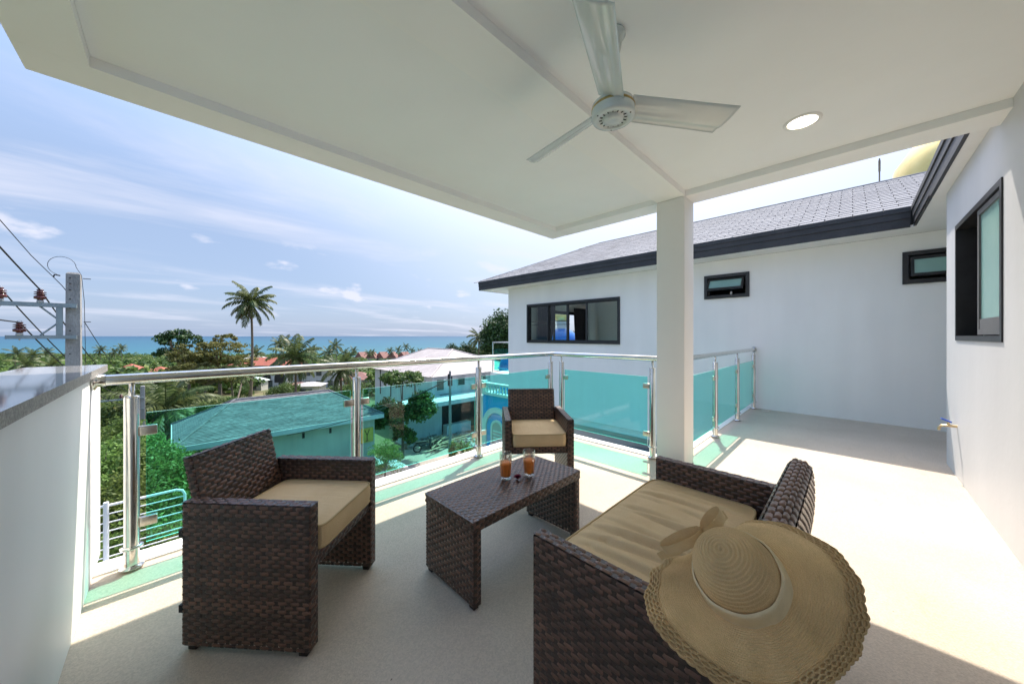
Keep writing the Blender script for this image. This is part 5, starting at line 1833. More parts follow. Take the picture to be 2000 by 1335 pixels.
# arcaded shop house and grey two storey house
t = small_house('arcade_house', 'long orange roofed house with dark ground floor arches behind the tall palm', 525, 100, 16, 8, 7.2, 2.0, M['far_white'], M['red_tile'], 0.0, 0.7, 5, None, 2)
for i in range(4):
    cx = -6 + 4 * i
    mb = MB(); n = 12
    vs = [(cx + 1.5 * math.cos(PI * k / n), -4.12, 3.9 + 1.3 * math.sin(PI * k / n)) for k in range(n + 1)] + [(cx - 1.5, -4.12, 2.4), (cx + 1.5, -4.12, 2.4)]
    mb.add(vs, [tuple(range(n + 3))]); mb.build('arch_opening', M['void'], t, local=True)
small_house('villa', 'grey white two storey house with a flat metal roof and balcony', 632, 105, 9.5, 7, 6.4, 1.1, M['far_white'], M['tin'], 0.15, 0.9, 3, None, 2)
small_house('shed', 'low shed with a white tin roof in front of the villa', 605, 72, 5.0, 4, 2.6, 0.7, M['far_cream'], M['tin'], 0.2, 0.4, 1)
small_house('shed', 'low shed with a pinkish tin roof beside the white tin shed', 585, 76, 5.0, 4, 2.4, 0.6, M['far_cream'], M['old_tile'], 0.2, 0.4, 1)
small_house('shed', 'small hut with a green roof at the foot of the tall palm', 500, 88, 4.0, 3.5, 2.8, 1.2, M['far_cream'], M['mint'], 0.2, 0.4, 1)
small_house('hillside_house', 'brown roofed house half hidden beside the corner post', 700, 85, 7.0, 6, 3.6, 1.6, M['far_white'], M['old_tile'], 0.2, 0.6, 2)
small_house('hillside_house', 'white house just visible in the trees behind the palm trunk', 500, 190, 10, 8, 9, 2, M['far_white'], M['tin'], 0.2, 0.6, 2)
for i, (px, d) in enumerate(((708, 330), (728, 330), (748, 335), (768, 335), (790, 340), (812, 340))):
    small_house('gabled_villa', ['leftmost', 'second', 'third', 'fourth', 'fifth', 'rightmost'][i] + ' steep red gabled villa of the row near the shore', px, d, 9, 9, 8.5, 6.0, M['far_white'], M['old_tile'], R(90) if i % 2 else R(70), 0.8, 1, 'steep red gabled villas near the shore', 1, True)


# ------------------------------------------------------------------ foliage
def leaf_cloud(centres, radii, per, size, aspect, tone_base, flat=0.0, rng=RNG, up=0.25):
    """Leaf quads scattered through round clumps; returns verts, quads, tone."""
    n = len(centres)
    idx = np.repeat(np.arange(n), per)
    d = rng.normal(size=(n * per, 3)); d /= np.linalg.norm(d, axis=1, keepdims=True)
    rad = radii[idx][:, None] * (rng.uniform(0.25, 1.0, size=(n * per, 1)) ** 0.55)
    off = d * rad
    off[:, 2] *= (1 - flat)
    c = centres[idx] + off
    nrm = d * 0.7 + rng.normal(size=d.shape) * 0.55; nrm[:, 2] += up
    nrm /= np.linalg.norm(nrm, axis=1, keepdims=True)
    t = np.cross(nrm, rng.normal(size=d.shape)); t /= np.linalg.norm(t, axis=1, keepdims=True)
    b = np.cross(nrm, t)
    s = size * rng.uniform(0.6, 1.35, size=(len(c), 1))
    v = np.stack([c - t * s * 0.5, c + b * s * 0.5 * aspect + t * s * 0.05, c + t * s * 0.5, c - b * s * 0.5 * aspect + t * s * 0.05], axis=1).reshape(-1, 3)
    q = np.arange(len(c) * 4).reshape(-1, 4)
    tone = np.clip(tone_base[idx] + rng.normal(size=len(c)) * 0.18, 0, 1)
    return v, q, np.repeat(tone, 4)


def make_tree(name, label, mat, height, rx, rz, nclump, per, leaf, trunk_r, seed, layers=None, bark='bark_grey', flat=0.25, cl=0.30, group=None, aspect=0.5, limbs=6):
    """Tree at the origin: trunk with limbs, crown of leaf clumps. Crown is an ellipsoid (rx, rz) whose top is at height."""
    rg = np.random.default_rng(seed)
    rr = random.Random(seed)
    t = thing(name, label, 'tree' if 'bush' not in name and 'shrub' not in name else 'shrub', group=group)
    if layers is None:
        layers = [(0, 0, height - rz, rx, rz, 1.0)]
    cs = []; rs = []
    tot = sum(l[5] for l in layers)
    for (lx, ly, lz, ax, az, wgt) in layers:
        k = max(3, int(nclump * wgt / tot))
        d = rg.normal(size=(k, 3)); d /= np.linalg.norm(d, axis=1, keepdims=True)
        d[:, 2] = np.where(d[:, 2] < -0.45, -d[:, 2] * 0.6, d[:, 2])
        f = rg.uniform(0.45, 1.0, size=(k, 1)) ** 0.6
        cs.append(np.array([lx, ly, lz]) + d * f * np.array([ax, ax, az]) * 0.85)
        rs.append(rg.uniform(0.6, 1.25, size=k) * cl * min(ax, az * 1.6))
    cs = np.concatenate(cs); rs = np.concatenate(rs)
    tb = rg.uniform(0.2, 0.75, size=len(cs))
    v, q, tn = leaf_cloud(cs, rs, per, leaf, aspect, tb, flat, rg)
    np_mesh('crown', v, q, mat, tn, t)
    mb = MB()
    zlow = min(l[2] - l[4] * 0.5 for l in layers)
    top = Vector((rr.uniform(-0.1, 0.1) * rx, rr.uniform(-0.1, 0.1) * rx, max(zlow, height * 0.45)))
    mb.tube([(0, 0, -0.5), (top.x * 0.3, top.y * 0.3, top.z * 0.5), tuple(top)], [trunk_r * 1.25, trunk_r * 0.95, trunk_r * 0.75], 8)
    order = rg.permutation(len(cs))[:limbs]
    for k in order:
        e = Vector(cs[k]); m_ = top.lerp(e, 0.5) + Vector((0, 0, -0.06 * height * 0.3))
        mb.tube([tuple(top), tuple(m_), tuple(e)], [trunk_r * 0.55, trunk_r * 0.3, trunk_r * 0.1], 6)
    mb.build('trunk', M[bark], t, local=True)
    return t


def place(t, px, d, dz=0.0, rz=None, s=1.0):
    p = on_ground(px, d)
    t.location = (p.x, p.y, p.z + dz)
    t.rotation_euler = (0, 0, random.uniform(0, 6.28) if rz is None else rz)
    t.scale = (s, s, s)
    return t


def put_copy(proto, px, d, label=None, s=1.0, top=None, height=None, used=set()):
    """The first time the prototype itself, then copies; top = photo y of the crown's top."""
    if proto.name in used:
        t = copy_tree(proto)
    else:
        used.add(proto.name); t = proto
    place(t, px, d, 0, None, s)
    if top is not None:
        zt = EYE + (656 - top) / 665 * d
        p = t.location
        k = (zt - p.z) / height
        t.scale = (k, k, k)
    if label:
        t['label'] = label
    return t


# near bushes left of and behind the first glass panel
bush = make_tree('leafy_tree', 'light green fine leaved tree close below the left railing post', M['leaf_light'], 5.5, 1.6, 1.9, 150, 60, 0.13, 0.09, 21, group='light green trees below the balcony', flat=0.1, cl=0.26, limbs=10)
H0 = 5.5
put_copy(bush, 215, 9.5, None, top=905, height=H0)
for (px, d, tp, lab) in ((300, 12.0, 850, 'light green tree seen through the first glass panel'), (335, 10.5, 950, 'low light green tree behind the white bar railing'), (262, 13.5, 825, 'light green tree directly behind the left railing post'),
                         (225, 15, 800, 'olive green tree below the far utility pole insulators'), (175, 11, 860, 'light green tree mostly hidden by the parapet end'), (275, 8.6, 985, 'light green tree low behind the thin bars'), (345, 15, 860, 'light green tree against the corner of the grey roof house'),
                         (205, 13, 880, 'light green tree at the edge of the parapet wall'), (120, 14, 850, 'light green tree behind the parapet coping'), (310, 9.3, 1010, 'light green tree by the landing corner')):
    put_copy(bush, px, d, lab, top=tp, height=H0)
dk = make_tree('broad_tree', 'dark green tree filling the slope behind the left post', M['leaf_mid'], 8.0, 3.0, 2.8, 130, 60, 0.26, 0.16, 33, group='mid green trees on the slope', flat=0.2, cl=0.28, limbs=8)
for i, (px, d, tp, lab) in enumerate(((232, 20, 775, 'mid green tree behind the far utility pole'), (410, 30, 775, 'mid green tree above the grey roof left hip'), (300, 24, 790, 'mid green tree under the near palm fronds'), (190, 24, 760, 'mid green tree below the parapet coping'), (350, 33, 760, 'mid green tree between the palm and the grey roof'), (445, 36, 770, 'mid green tree over the grey roof ridge'), (130, 30, 745, 'mid green tree behind the coping, left'), (60, 34, 740, 'mid green tree far left behind the coping'), (255, 34, 745, 'mid green tree under the faded red roof'))):
    put_copy(dk, px, d, lab, top=tp, height=8.0)

# big dry canopy trees on the left
dry = make_tree('rain_tree', 'tall spreading tree with dry yellow brown leaves left of the tall palm', M['leaf_dry'], 14.0, 6.5, 4.8, 170, 42, 0.46, 0.30, 41, flat=0.45, cl=0.26, layers=[(0, 0, 10.6, 5.0, 2.3, 1), (-3.2, 1.2, 8.0, 3.4, 1.6, 0.8), (3.0, -1.8, 7.6, 3.8, 1.8, 0.8), (0.8, 0.6, 12.7, 2.2, 1.2, 0.35), (-1.5, -2.5, 9.2, 3.0, 1.6, 0.5)], group='dry leaved spreading trees', limbs=22, aspect=0.55)
put_copy(dry, 430, 66, 'sparse tree with dry yellow brown leaves next to the tall palm', top=648, height=14)
put_copy(dry, 368, 62, 'dry yellow brown tree in front of the dark topped tree', top=668, height=14)
put_copy(dry, 455, 58, 'low dry yellow tree at the foot of the tall palm', top=700, height=14)
put_copy(dry, 400, 52, 'lower dry leaved tree behind the handrail', top=705, height=14)
put_copy(dry, 335, 56, 'dry leaved tree behind the near palm', top=712, height=14)
rt = make_tree('rain_tree', 'dark topped spreading tree at the left of the dry trees', M['leaf_dark'], 14.0, 5.5, 3.0, 110, 60, 0.50, 0.35, 43, flat=0.45, cl=0.26, limbs=20, layers=[(0, 0, 11.5, 4.2, 2.3, 1), (-2.5, 1.0, 8.5, 3.6, 1.8, 0.8), (2.8, -1, 8.0, 3.8, 1.8, 0.8)])
put_copy(rt, 352, 72, None, top=640, height=14)

# dark evergreen right of the tile roof house
ev = make_tree('evergreen_tree', 'big dark evergreen tree against the corner of the white house', M['leaf_dark'], 15.0, 4.2, 5.0, 170, 70, 0.42, 0.35, 51, flat=0.05, cl=0.25, group='dark evergreen trees', limbs=8)
put_copy(ev, 985, 58, None, top=600, height=15)
for (px, d, tp, lab) in ((885, 78, 668, 'low dark evergreen behind the pale tile roof'), (915, 74, 665, 'dark evergreen left of the slim palm'), (955, 66, 668, 'dark evergreen below the big one'), (1010, 70, 640, 'dark evergreen hidden beside the white house corner'), (940, 80, 680, 'dark evergreen under the slim palm')):
    put_copy(ev, px, d, lab, top=tp, height=15)
for (px, d, tp, lab) in ((1085, 34, 650, 'leafy tree seen through the house window'), (1130, 40, 635, 'leafy tree at the right of the room window view'), (1062, 38, 648, 'leafy tree at the left of the room window view')):
    put_copy(dk, px, d, lab, top=tp, height=8.0)

# broad leaved tree in front of the tile roof house
tr = make_tree('street_tree', 'layered broad leaved green tree in front of the tile roof house', M['leaf_mid'], 6.3, 1.7, 1.5, 210, 64, 0.23, 0.10, 61, flat=0.35, cl=0.46, limbs=14,
               layers=[(0.0, 0.0, 5.6, 1.75, 0.55, 0.8), (-0.7, 0.6, 3.0, 1.25, 1.5, 0.9), (0.9, -0.9, 3.4, 1.15, 1.35, 0.9), (0.0, 0.0, 1.5, 0.9, 0.8, 0.3)])
place(tr, 787, 24, 0, 0.0, 1.0)
tr2 = make_tree('feathery_shrub', 'pale green feathery shrub left of the motorbike', M['leaf_light'], 3.4, 1.05, 1.5, 90, 60, 0.10, 0.05, 63, flat=0.6, cl=0.34, limbs=10, aspect=0.35)
place(tr2, 752, 18.5, 0, 0.0, 0.95)
tr3 = make_tree('creeper_shrub', 'green creeper climbing the slim street pole', M['leaf_light'], 3.0, 0.55, 1.4, 40, 40, 0.13, 0.04, 65, flat=0.0, cl=0.4, limbs=3)
place(tr3, 886, 21.5, 0, 0.0, 0.7)
sh = make_tree('garden_shrub', 'rounded garden shrub on the lawn', M['leaf_mid'], 3.6, 2.2, 1.7, 70, 45, 0.30, 0.08, 67, flat=0.1, cl=0.35, limbs=4, group='rounded shrubs on the lawn')
for (px, d, tp, lab) in ((545, 56, 752, 'large rounded shrub on the lawn right of the palm trunk'), (515, 50, 776, 'small round shrub at the foot of the tall palm'), (592, 52, 763, 'dark rounded shrub in front of the sheds'), (625, 55, 768, 'shrub beside the white tin shed'), (475, 62, 755, 'shrub left of the tall palm trunk'), (565, 68, 745, 'shrub below the arcade house'), (660, 48, 752, 'shrub behind the grey roof ridge'), (690, 60, 745, 'shrub beside the corner post')):
    put_copy(sh, px, d, lab, top=tp, height=3.6)
sh2 = make_tree('flower_shrub', 'yellowish flowering shrubs behind the white gate post', M['leaf_dry'], 1.6, 0.9, 0.7, 40, 40, 0.12, 0.04, 69, flat=0.1, cl=0.35, limbs=4, group='low flowering shrubs below the balcony')
for (px, d, lab) in ((925, 16, 'yellowish low shrub at the base of the third railing post'), (912, 17.5, 'yellowish low shrub beside the white gate post'), (940, 15.5, 'yellowish low shrub below the blue building')):
    if sh2.get('set'):
        o = copy_tree(sh2)
    else:
        o = sh2; o['set'] = 1
    place(o, px, d, 0.2); o['label'] = lab


# ------------------------------------------------------------------ palms
def frond_mesh(L_, e0, bend, seed, npair=26, leaf=0.17, mat='frond', wide=0.035):
    """One feather frond growing along +x from the origin: curved rib (start elevation e0, bending down by bend degrees) with drooping leaflets."""
    rr = random.Random(seed)
    mb = MB()
    rib = [Vector((0, 0, 0))]
    for k in range(14):
        e = R(e0 - bend * ((k + 0.5) / 14) ** 1.15)
        rib.append(rib[-1] + Vector((math.cos(e), 0, math.sin(e))) * (L_ / 14))
    mb.cur = 0.75
    mb.tube(rib, [0.022 * L_ / 4 * (1 - 0.8 * k / 14) + 0.006 for k in range(15)], 4, cap=False)
    for k in range(npair):
        f = 0.10 + 0.88 * k / (npair - 1)
        i = min(13, int(f * 14)); g = f * 14 - i
        p = rib[i].lerp(rib[i + 1], g); tdir = (rib[i + 1] - rib[i]).normalized()
        ll = L_ * leaf * (math.sin(PI * (0.12 + 0.80 * f)) ** 0.7) * rr.uniform(0.85, 1.15)
        for s in (-1, 1):
            mb.cur = min(1, max(0, rr.gauss(0.5, 0.22)))
            side = Vector((0, s, 0))
            d = (side * 0.80 + tdir * 0.55 + Vector((0, 0, -0.22 - 0.35 * rr.random()))).normalized()
            e1 = p + d * ll * 0.55
            e2 = p + d * ll + Vector((0, 0, -0.30 * ll))
            wv = tdir * (wide * L_ / 4)
            mb.add([p - wv * 0.4, p + wv * 0.4, e1 + wv, e1 - wv], [(0, 1, 2, 3)])
            mb.add([e1 - wv, e1 + wv, e2], [(0, 1, 2)])
    me = bpy.data.meshes.new('frond')
    me.from_pydata(mb.v, [], mb.f)
    a = me.attributes.new('tone', 'FLOAT', 'POINT'); a.data.foreach_set('value', mb.tone)
    me.materials.append(M[mat])
    return me


FR = [frond_mesh(1.0, e, b_, 100 + i, 26, 0.22, 'frond', 0.085) for i, (e, b_) in enumerate(((78, 55), (60, 70), (42, 85), (22, 90), (2, 80), (-22, 58), (-48, 35)))]
FRD = frond_mesh(1.0, -40, 45, 120, 20, 0.20, 'frond_dry', 0.085)
FRB = [frond_mesh(1.0, e, b_, 130 + i, 22, 0.28, 'frond_bright', 0.15) for i, (e, b_) in enumerate(((80, 75), (62, 90), (40, 95)))]


def palm(name, label, base, ctop, L_, n, trunk_r, seed, group=None, lean=0.0, meshes=None, dry=2, cat='palm'):
    rr = random.Random(seed)
    base = Vector(base); ctop = Vector(ctop)
    t = thing(name, label, cat, base, 0, group)
    mb = MB(); pts = []; rs = []
    for k in range(13):
        f = k / 12
        p = base.lerp(ctop, f) + Vector((lean * math.sin(PI * f), -lean * 0.6 * math.sin(PI * f), 0))
        pts.append(p); rs.append(trunk_r * (1.35 - 0.45 * min(1, f * 3)) * (1 - 0.25 * f))
    mb.tube(pts, rs, 10); mb.build('trunk', M['bark'], t)
    fm = meshes or FR
    off = ctop - base
    for k in range(n):
        az = k * 2.399 + rr.uniform(-0.2, 0.2)
        lv = min(len(fm) - 1, int(len(fm) * k / n))
        o = link(bpy.data.objects.new('frond', fm[lv])); o.parent = t
        o.location = off
        o.rotation_euler = (rr.uniform(-0.25, 0.25), rr.uniform(-0.12, 0.12), az)
        s = L_ * rr.uniform(0.85, 1.1); o.scale = (s, s, s)
    for k in range(dry):
        o = link(bpy.data.objects.new('frond', FRD)); o.parent = t
        o['label'] = 'dry brown frond'
        o.location = off; o.rotation_euler = (0, 0, rr.uniform(0, 6.28)); s = L_ * 0.75; o.scale = (s, s, s)
    return t


b = on_ground(488, 60)
palm('coconut_palm', 'tall slender coconut palm standing against sea and sky', b, at(490, 592, 60), 4.3, 32, 0.24, 5, 'coconut palms near the house', 0.25, dry=5)
b = on_ground(578, 52); palm('coconut_palm', 'shorter coconut palm in front of the arcade house', b, at(577, 698, 52), 4.4, 26, 0.20, 6, 'coconut palms near the house', dry=2)
b = on_ground(668, 46); palm('coconut_palm', 'coconut palm behind the second railing post', b, at(665, 722, 46), 3.2, 22, 0.17, 8, 'coconut palms near the house', dry=3)
b = on_ground(330, 21); palm('coconut_palm', 'near coconut palm whose crown spreads behind the first glass panel', b, at(325, 800, 21), 3.0, 22, 0.16, 9, 'coconut palms near the house', dry=1)
b = on_ground(396, 23); palm('coconut_palm', 'young palm crown beside the left end of the grey roof', b, at(380, 845, 20), 1.9, 14, 0.10, 10, 'coconut palms near the house', dry=1)
b = on_ground(460, 50); palm('coconut_palm', 'leaning thin palm trunk left of the tall palm', b, at(475, 735, 54), 2.2, 12, 0.14, 12, 'coconut palms near the house', dry=1)
b = on_ground(935, 62); palm('coconut_palm', 'slim palm between the dark evergreens', b, at(935, 660, 62), 2.6, 18, 0.15, 13, 'coconut palms near the house', dry=0)
b = on_ground(648, 16.6); palm('areca_palm', 'bushy bright green palm against the pale house wall', (b.x, b.y, b.z), (b.x, b.y, b.z + 1.15), 1.35, 30, 0.07, 14, None, meshes=FRB, dry=0)
b = on_ground(905, 24); palm('areca_palm', 'small bright green palm in the building yard', (b.x, b.y, b.z), (b.x, b.y, b.z + 0.5), 0.9, 14, 0.04, 16, None, meshes=FRB, dry=0)
far = [(196, 683, 190), (223, 687, 200), (237, 680, 195), (545, 672, 120), (556, 668, 125), (655, 676, 130), (641, 690, 118), (690, 684, 210), (673, 690, 170), (720, 690, 220), (762, 685, 240), (778, 683, 230), (793, 677, 235), (728, 688, 250), (805, 684, 260), (820, 685, 300), (500, 690, 110), (610, 684, 140), (30, 690, 130), (64, 694, 120), (90, 690, 140), (100, 715, 75), (52, 712, 70)]
FL = ['tallest of three distant palms over the sea right of the concrete pole', 'middle of three distant palms right of the concrete pole', 'right one of three distant palms right of the concrete pole',
      'distant palm rising just left of the shorter coconut palm', 'distant palm directly behind the shorter coconut palm', 'tallest distant palm left of the second railing post', 'lower distant palm beside the tallest one left of the second post',
      'distant palm over the second railing post', 'distant palm just left of the second railing post', 'distant palm at the left end of the red villas', 'distant palm above the middle red villas', 'distant palm above the fourth red villa',
      'distant palm above the fifth red villa', 'small distant palm behind the second red villa', 'distant palm at the right end of the red villas', 'farthest small palm by the pale tile roof ridge', 'distant palm right beside the tall palm trunk',
      'distant palm between the two coconut palms', 'leftmost distant palm near the frame edge', 'distant palm under the lower crossarm', 'distant palm left of the concrete pole', 'nearer palm crown at the foot of the concrete pole', 'nearer palm crown behind the granite coping']
for i, (px, py, d) in enumerate(far):
    b = on_ground(px, d)
    palm('distant_palm', FL[i], b, at(px, py, d), 3.6 if d > 100 else 3.0, 16, 0.17, 200 + i, 'distant coconut palms in the tree belt', random.uniform(-0.5, 0.5), dry=0)
# banana leaf by the pale wall
bl = thing('banana_plant', 'upright bright green banana leaf beside the pale house wall', 'plant', on_ground(567, 15.5))
for k in range(3):
    mb = MB(); vs = []; fs = []
    for i in range(9):
        f = i / 8; w = 0.17 * math.sin(PI * (0.08 + 0.9 * f)); x = 0.5 * f * f; z = 1.0 + 1.5 * f - 0.3 * f * f
        vs += [(x, -w, z + 0.04), (x, 0, z), (x, w, z + 0.04)]
    for i in range(8):
        for c_ in range(2): fs.append((i * 3 + c_, i * 3 + c_ + 1, i * 3 + c_ + 4, i * 3 + c_ + 3))
    mb.cur = 0.7; mb.add(vs, fs, 0, True, Matrix.Rotation(k * 2.2, 4, 'Z')); mb.build('leaf', M['frond_bright'], bl, local=True, tone=True)
mb = MB(); mb.tube([(0, 0, -0.2), (0, 0, 1.1)], 0.07, 8); mb.build('stem', M['leaf_light'], bl, local=True)


# ------------------------------------------------------------------ wooded belt toward the shore
def forest():
    rg = np.random.default_rng(77)
    cs = []; rs = []; tb = []
    n = 0
    while n < 2600:
        d = 70 + 570 * rg.uniform() ** 1.25
        px = rg.uniform(-120, 1100)
        # leave the lanes and roofs of the village open
        if 480 < px < 720 and d < 112: continue
        if 215 < px < 335 and 84 < d < 135: continue
        if 690 < px < 850 and 300 < d < 350: continue
        p = on_ground(px, d)
        k = rg.uniform(0.75, 1.3)
        hgt = (6.0 + 3.5 * rg.uniform()) * (1.0 if d > 150 else 0.72)
        tone = np.clip(rg.normal(0.42, 0.17), 0.1, 0.85)
        for _ in range(4):
            o = rg.normal(size=3) * np.array([1.7, 1.7, 0.8]) * k
            cs.append((p.x + o[0], p.y + o[1], p.z + hgt - 2.2 + o[2])); rs.append(rg.uniform(1.6, 2.8) * k); tb.append(tone + rg.normal() * 0.08)
        n += 1
    cs = np.array(cs); rs = np.array(rs); tb = np.array(tb)
    v, q, tn = leaf_cloud(cs, rs, 26, 1.15, 0.75, tb, 0.35, rg, up=0.5)
    o = np_mesh('woodland', v, q, M['leaf_mid'], tn)
    tag(o, 'wooded belt of mixed green trees running down to the shore', 'woodland', None, 'stuff')


forest()

# ------------------------------------------------------------------ lane: motorbike, car, gate post, street pole, timber
def motorbike():
    p = on_ground(832, 25.3)
    t = thing('motorbike', 'dark motorbike parked on its stand beside the lane', 'motorbike', p + Vector((0, 0, 0.035)), R(-22))
    for x in (-0.62, 0.62):
        mb = MB()
        pts = [(x + 0.27 * math.cos(a), 0, 0.30 + 0.27 * math.sin(a)) for a in [2 * PI * k / 20 for k in range(20)]]
        mb.tube(pts, 0.045, 8, closed=True); w = mb.build('wheel', M['tyre'], t, local=True)
        mb = MB()
        for k in range(6):
            a = 2 * PI * k / 6; mb.tube([(x, 0, 0.30), (x + 0.25 * math.cos(a), 0, 0.30 + 0.25 * math.sin(a))], 0.012, 5)
        mb.build('rim', M['brushed'], w, local=True)
    mb = MB(); mb.box((-0.75, -0.11, 0.55), (0.0, 0.11, 0.72), bevel=0.05); mb.box((-0.05, -0.06, 0.32), (0.28, 0.06, 0.5), bevel=0.03); mb.box((-0.35, -0.1, 0.25), (0.05, 0.1, 0.5), bevel=0.04); mb.box((0.24, -0.16, 0.35), (0.40, 0.16, 0.95), bevel=0.05)
    mb.build('body', M['bike'], t, local=True)
    mb = MB(); mb.box((-0.78, -0.12, 0.72), (0.02, 0.12, 0.80), bevel=0.03); mb.build('seat', M['dark'], t, local=True)
    mb = MB(); mb.tube([(0.62, 0.07, 0.30), (0.40, 0.07, 0.95)], 0.025, 6); mb.tube([(0.62, -0.07, 0.30), (0.40, -0.07, 0.95)], 0.025, 6); mb.build('fork', M['brushed'], t, local=True)
    mb = MB(); mb.tube([(0.28, -0.34, 1.02), (0.38, -0.1, 1.0), (0.38, 0.1, 1.0), (0.28, 0.34, 1.02)], 0.018, 6); mb.build('handlebar', M['dark'], t, local=True)
    mb = MB(); mb.lathe([(0.0, 0.04), (0.06, 0.03), (0.075, 0.0)], 12, mat=Matrix.Translation((0.43, 0, 0.92)) @ Matrix.Rotation(R(90), 4, 'Y')); mb.build('headlight', M['grey_cap'], t, local=True)
    for s in (-1, 1):
        mb = MB(); mb.tube([(0.33, s * 0.2, 1.02), (0.30, s * 0.3, 1.18)], 0.007, 5); mb.box((0.28, s * 0.3 - 0.05, 1.17), (0.30, s * 0.3 + 0.05, 1.25)); mb.build('mirror', M['dark'], t, local=True)
    mb = MB(); mb.tube([(-0.2, 0.12, 0.27), (-0.85, 0.15, 0.36)], 0.035, 8); mb.build('exhaust', M['brushed'], t, local=True)


motorbike()


def car():
    p = on_ground(722, 19.4)
    t = thing('parked_car', 'pale car parked on the lane behind the armchair, roof showing', 'car', p + Vector((0, 0, 0.035)), R(0))
    prof = [(-2.0, 0.35), (-2.05, 0.75), (-1.75, 0.92), (-1.2, 0.98), (-0.75, 1.38), (0.55, 1.42), (1.25, 0.98), (1.95, 0.86), (2.05, 0.6), (2.0, 0.35)]
    mb = MB(); n = len(prof); vs = []
    for y, k in ((-0.80, 1), (-0.72, 1.0), (0.72, 1.0), (0.80, 1)):
        for (x, z) in prof:
            yy = y * (0.84 if z > 1.1 else 1.0)
            zz = z - (0.03 if abs(y) > 0.75 else 0)
            vs.append((x * (0.985 if abs(y) > 0.75 else 1), yy, zz))
    fs = [tuple(range(n)), tuple(reversed(range(3 * n, 4 * n)))]
    for r in range(3):
        for i in range(n):
            j = (i + 1) % n
            fs.append((r * n + i, (r + 1) * n + i, (r + 1) * n + j, r * n + j))
    mb.add(vs, fs, 0, False); mb.build('body', M['car'], t, local=True)
    for s in (-1, 1):
        mb = MB(); mb.add([(-1.05, s * 0.79, 1.0), (1.05, s * 0.79, 1.0), (0.5, s * 0.69, 1.34), (-0.7, s * 0.69, 1.32)], [(0, 1, 2, 3)]); mb.build('side_window', M['far_glass'], t, local=True)
        for x in (-1.25, 1.25):
            mb = MB(); mb.lathe([(0.0, 0.1), (0.2, 0.1), (0.31, 0.09), (0.32, 0), (0.31, -0.09), (0.0, -0.1)], 20, mat=Matrix.Translation((x, s * 0.74, 0.32)) @ Matrix.Rotation(R(90), 4, 'X')); mb.build('wheel', M['tyre'], t, local=True)
    mb = MB(); mb.add([(1.22, -0.66, 1.01), (1.22, 0.66, 1.01), (0.60, 0.58, 1.40), (0.60, -0.58, 1.40)], [(0, 1, 2, 3)]); mb.build('windscreen', M['far_glass'], t, local=True)


car()
# white gate post with a pyramid cap
p = on_ground(892, 17.5)
t = thing('gate_post', 'white square gate post with a pyramid cap below the third railing post', 'gate post', p)
mb = MB(); mb.box((-0.27, -0.27, -0.1), (0.27, 0.27, 1.75), mat=None); mb.build('shaft', M['far_white'], t, local=True)
mb = MB(); mb.add([(-0.34, -0.34, 1.75), (0.34, -0.34, 1.75), (0.34, 0.34, 1.75), (-0.34, 0.34, 1.75), (-0.34, -0.34, 1.83), (0.34, -0.34, 1.83), (0.34, 0.34, 1.83), (-0.34, 0.34, 1.83), (0, 0, 2.02)],
                 [(0, 3, 2, 1), (0, 1, 5, 4), (1, 2, 6, 5), (2, 3, 7, 6), (3, 0, 4, 7), (4, 5, 8), (5, 6, 8), (6, 7, 8), (7, 4, 8)]); mb.build('cap', M['far_white'], t, local=True)
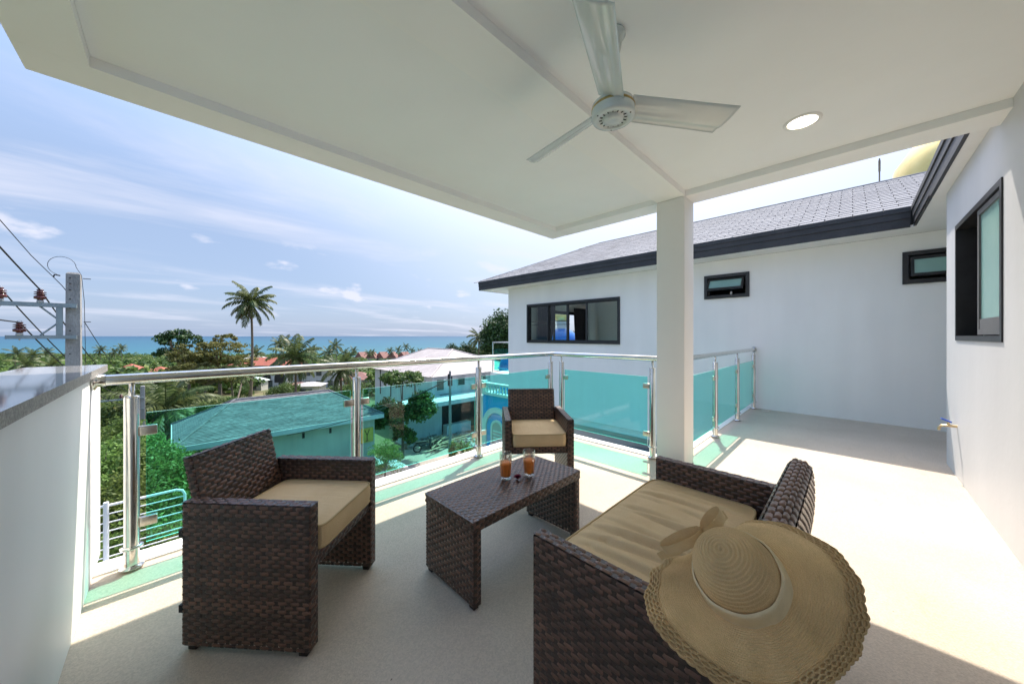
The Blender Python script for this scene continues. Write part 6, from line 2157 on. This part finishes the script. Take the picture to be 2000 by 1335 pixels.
# slim street pole with cables
p = on_ground(879, 23)
t = thing('street_pole', 'slim concrete street pole in front of the garage opening', 'utility pole', p)
mb = MB(); zt_ = EYE + (656 - 724) / 665 * 23 - p.z
mb.tube([(0, 0, -0.2), (0, 0, zt_)], [0.11, 0.075], 8); mb.build('pole_shaft', M['concrete'], t, local=True)
mb = MB(); mb.box((-0.13, -0.09, zt_ - 1.0), (-0.07, 0.09, zt_ - 0.2)); mb.box((0.07, -0.09, zt_ - 1.0), (0.13, 0.09, zt_ - 0.35)); mb.build('bracket', M['dark'], t, local=True)
top = Vector((p.x, p.y, p.z + zt_ - 0.5))
for i, (px, py, d) in enumerate(((690, 800, 19), (560, 850, 17))):
    cable(top, at(px, py, d), 0.4, 0.02, ['sagging street cable crossing the glass toward the corner post', 'lower sagging street cable crossing the grey roof'][i])
cable(top, at(1000, 716, 34), 0.5, 0.02, 'street cable running behind the third railing post')
# timber heap
rr = random.Random(4)
t = thing('timber_stack', 'heap of weathered scaffold planks in the building yard', 'timber', on_ground(868, 26.6))
for k in range(22):
    L_ = rr.uniform(1.4, 3.2)
    mt = Matrix.Translation((rr.uniform(-0.9, 1.3), rr.uniform(-0.8, 0.8), 0.12 + 0.045 * k * 0.5)) @ Matrix.Rotation(rr.gauss(0.2, 0.35), 4, 'Z') @ Matrix.Rotation(rr.uniform(-0.14, 0.14), 4, 'Y')
    mb = MB(); mb.box((-L_ / 2, -0.07, -0.02), (L_ / 2, 0.07, 0.02), mat=mt); mb.build('plank', M['timber'], t, local=True)
mb = MB()
for k in range(260):
    q = on_ground(rr.uniform(800, 930), rr.uniform(26.0, 30.2)); s = rr.uniform(0.05, 0.22)
    mb.box((q.x - s, q.y - s * rr.uniform(0.5, 1), q.z), (q.x + s, q.y + s * rr.uniform(0.5, 1), q.z + s * rr.uniform(0.6, 1.2)), mat=None)
tag(mb.build('rubble', M['concrete']), 'broken concrete rubble scattered over the yard', None, None, 'stuff')

# dry specks of leaf and grit blown over the balcony floor
rr = random.Random(9)
mb = MB()
for k in range(90):
    x, y = rr.uniform(0.0, 6.8), rr.uniform(-0.6, 2.7)
    if x > 3.7 and y > 1.2:
        continue
    sz = rr.uniform(0.002, 0.007); a = rr.uniform(0, 6.28)
    mb.add([(-sz, 0, 0.0008), (0, -sz * 0.4, 0.0012), (sz, 0, 0.0008), (0, sz * 0.4, 0.002)], [(0, 1, 2, 3)], 0, False, Matrix.Translation((x, y, 0.0005)) @ Matrix.Rotation(a, 4, 'Z'))
tag(mb.build('floor_grit', M['bark']), 'tiny specks of dry leaf and grit on the balcony floor', None, None, 'stuff')
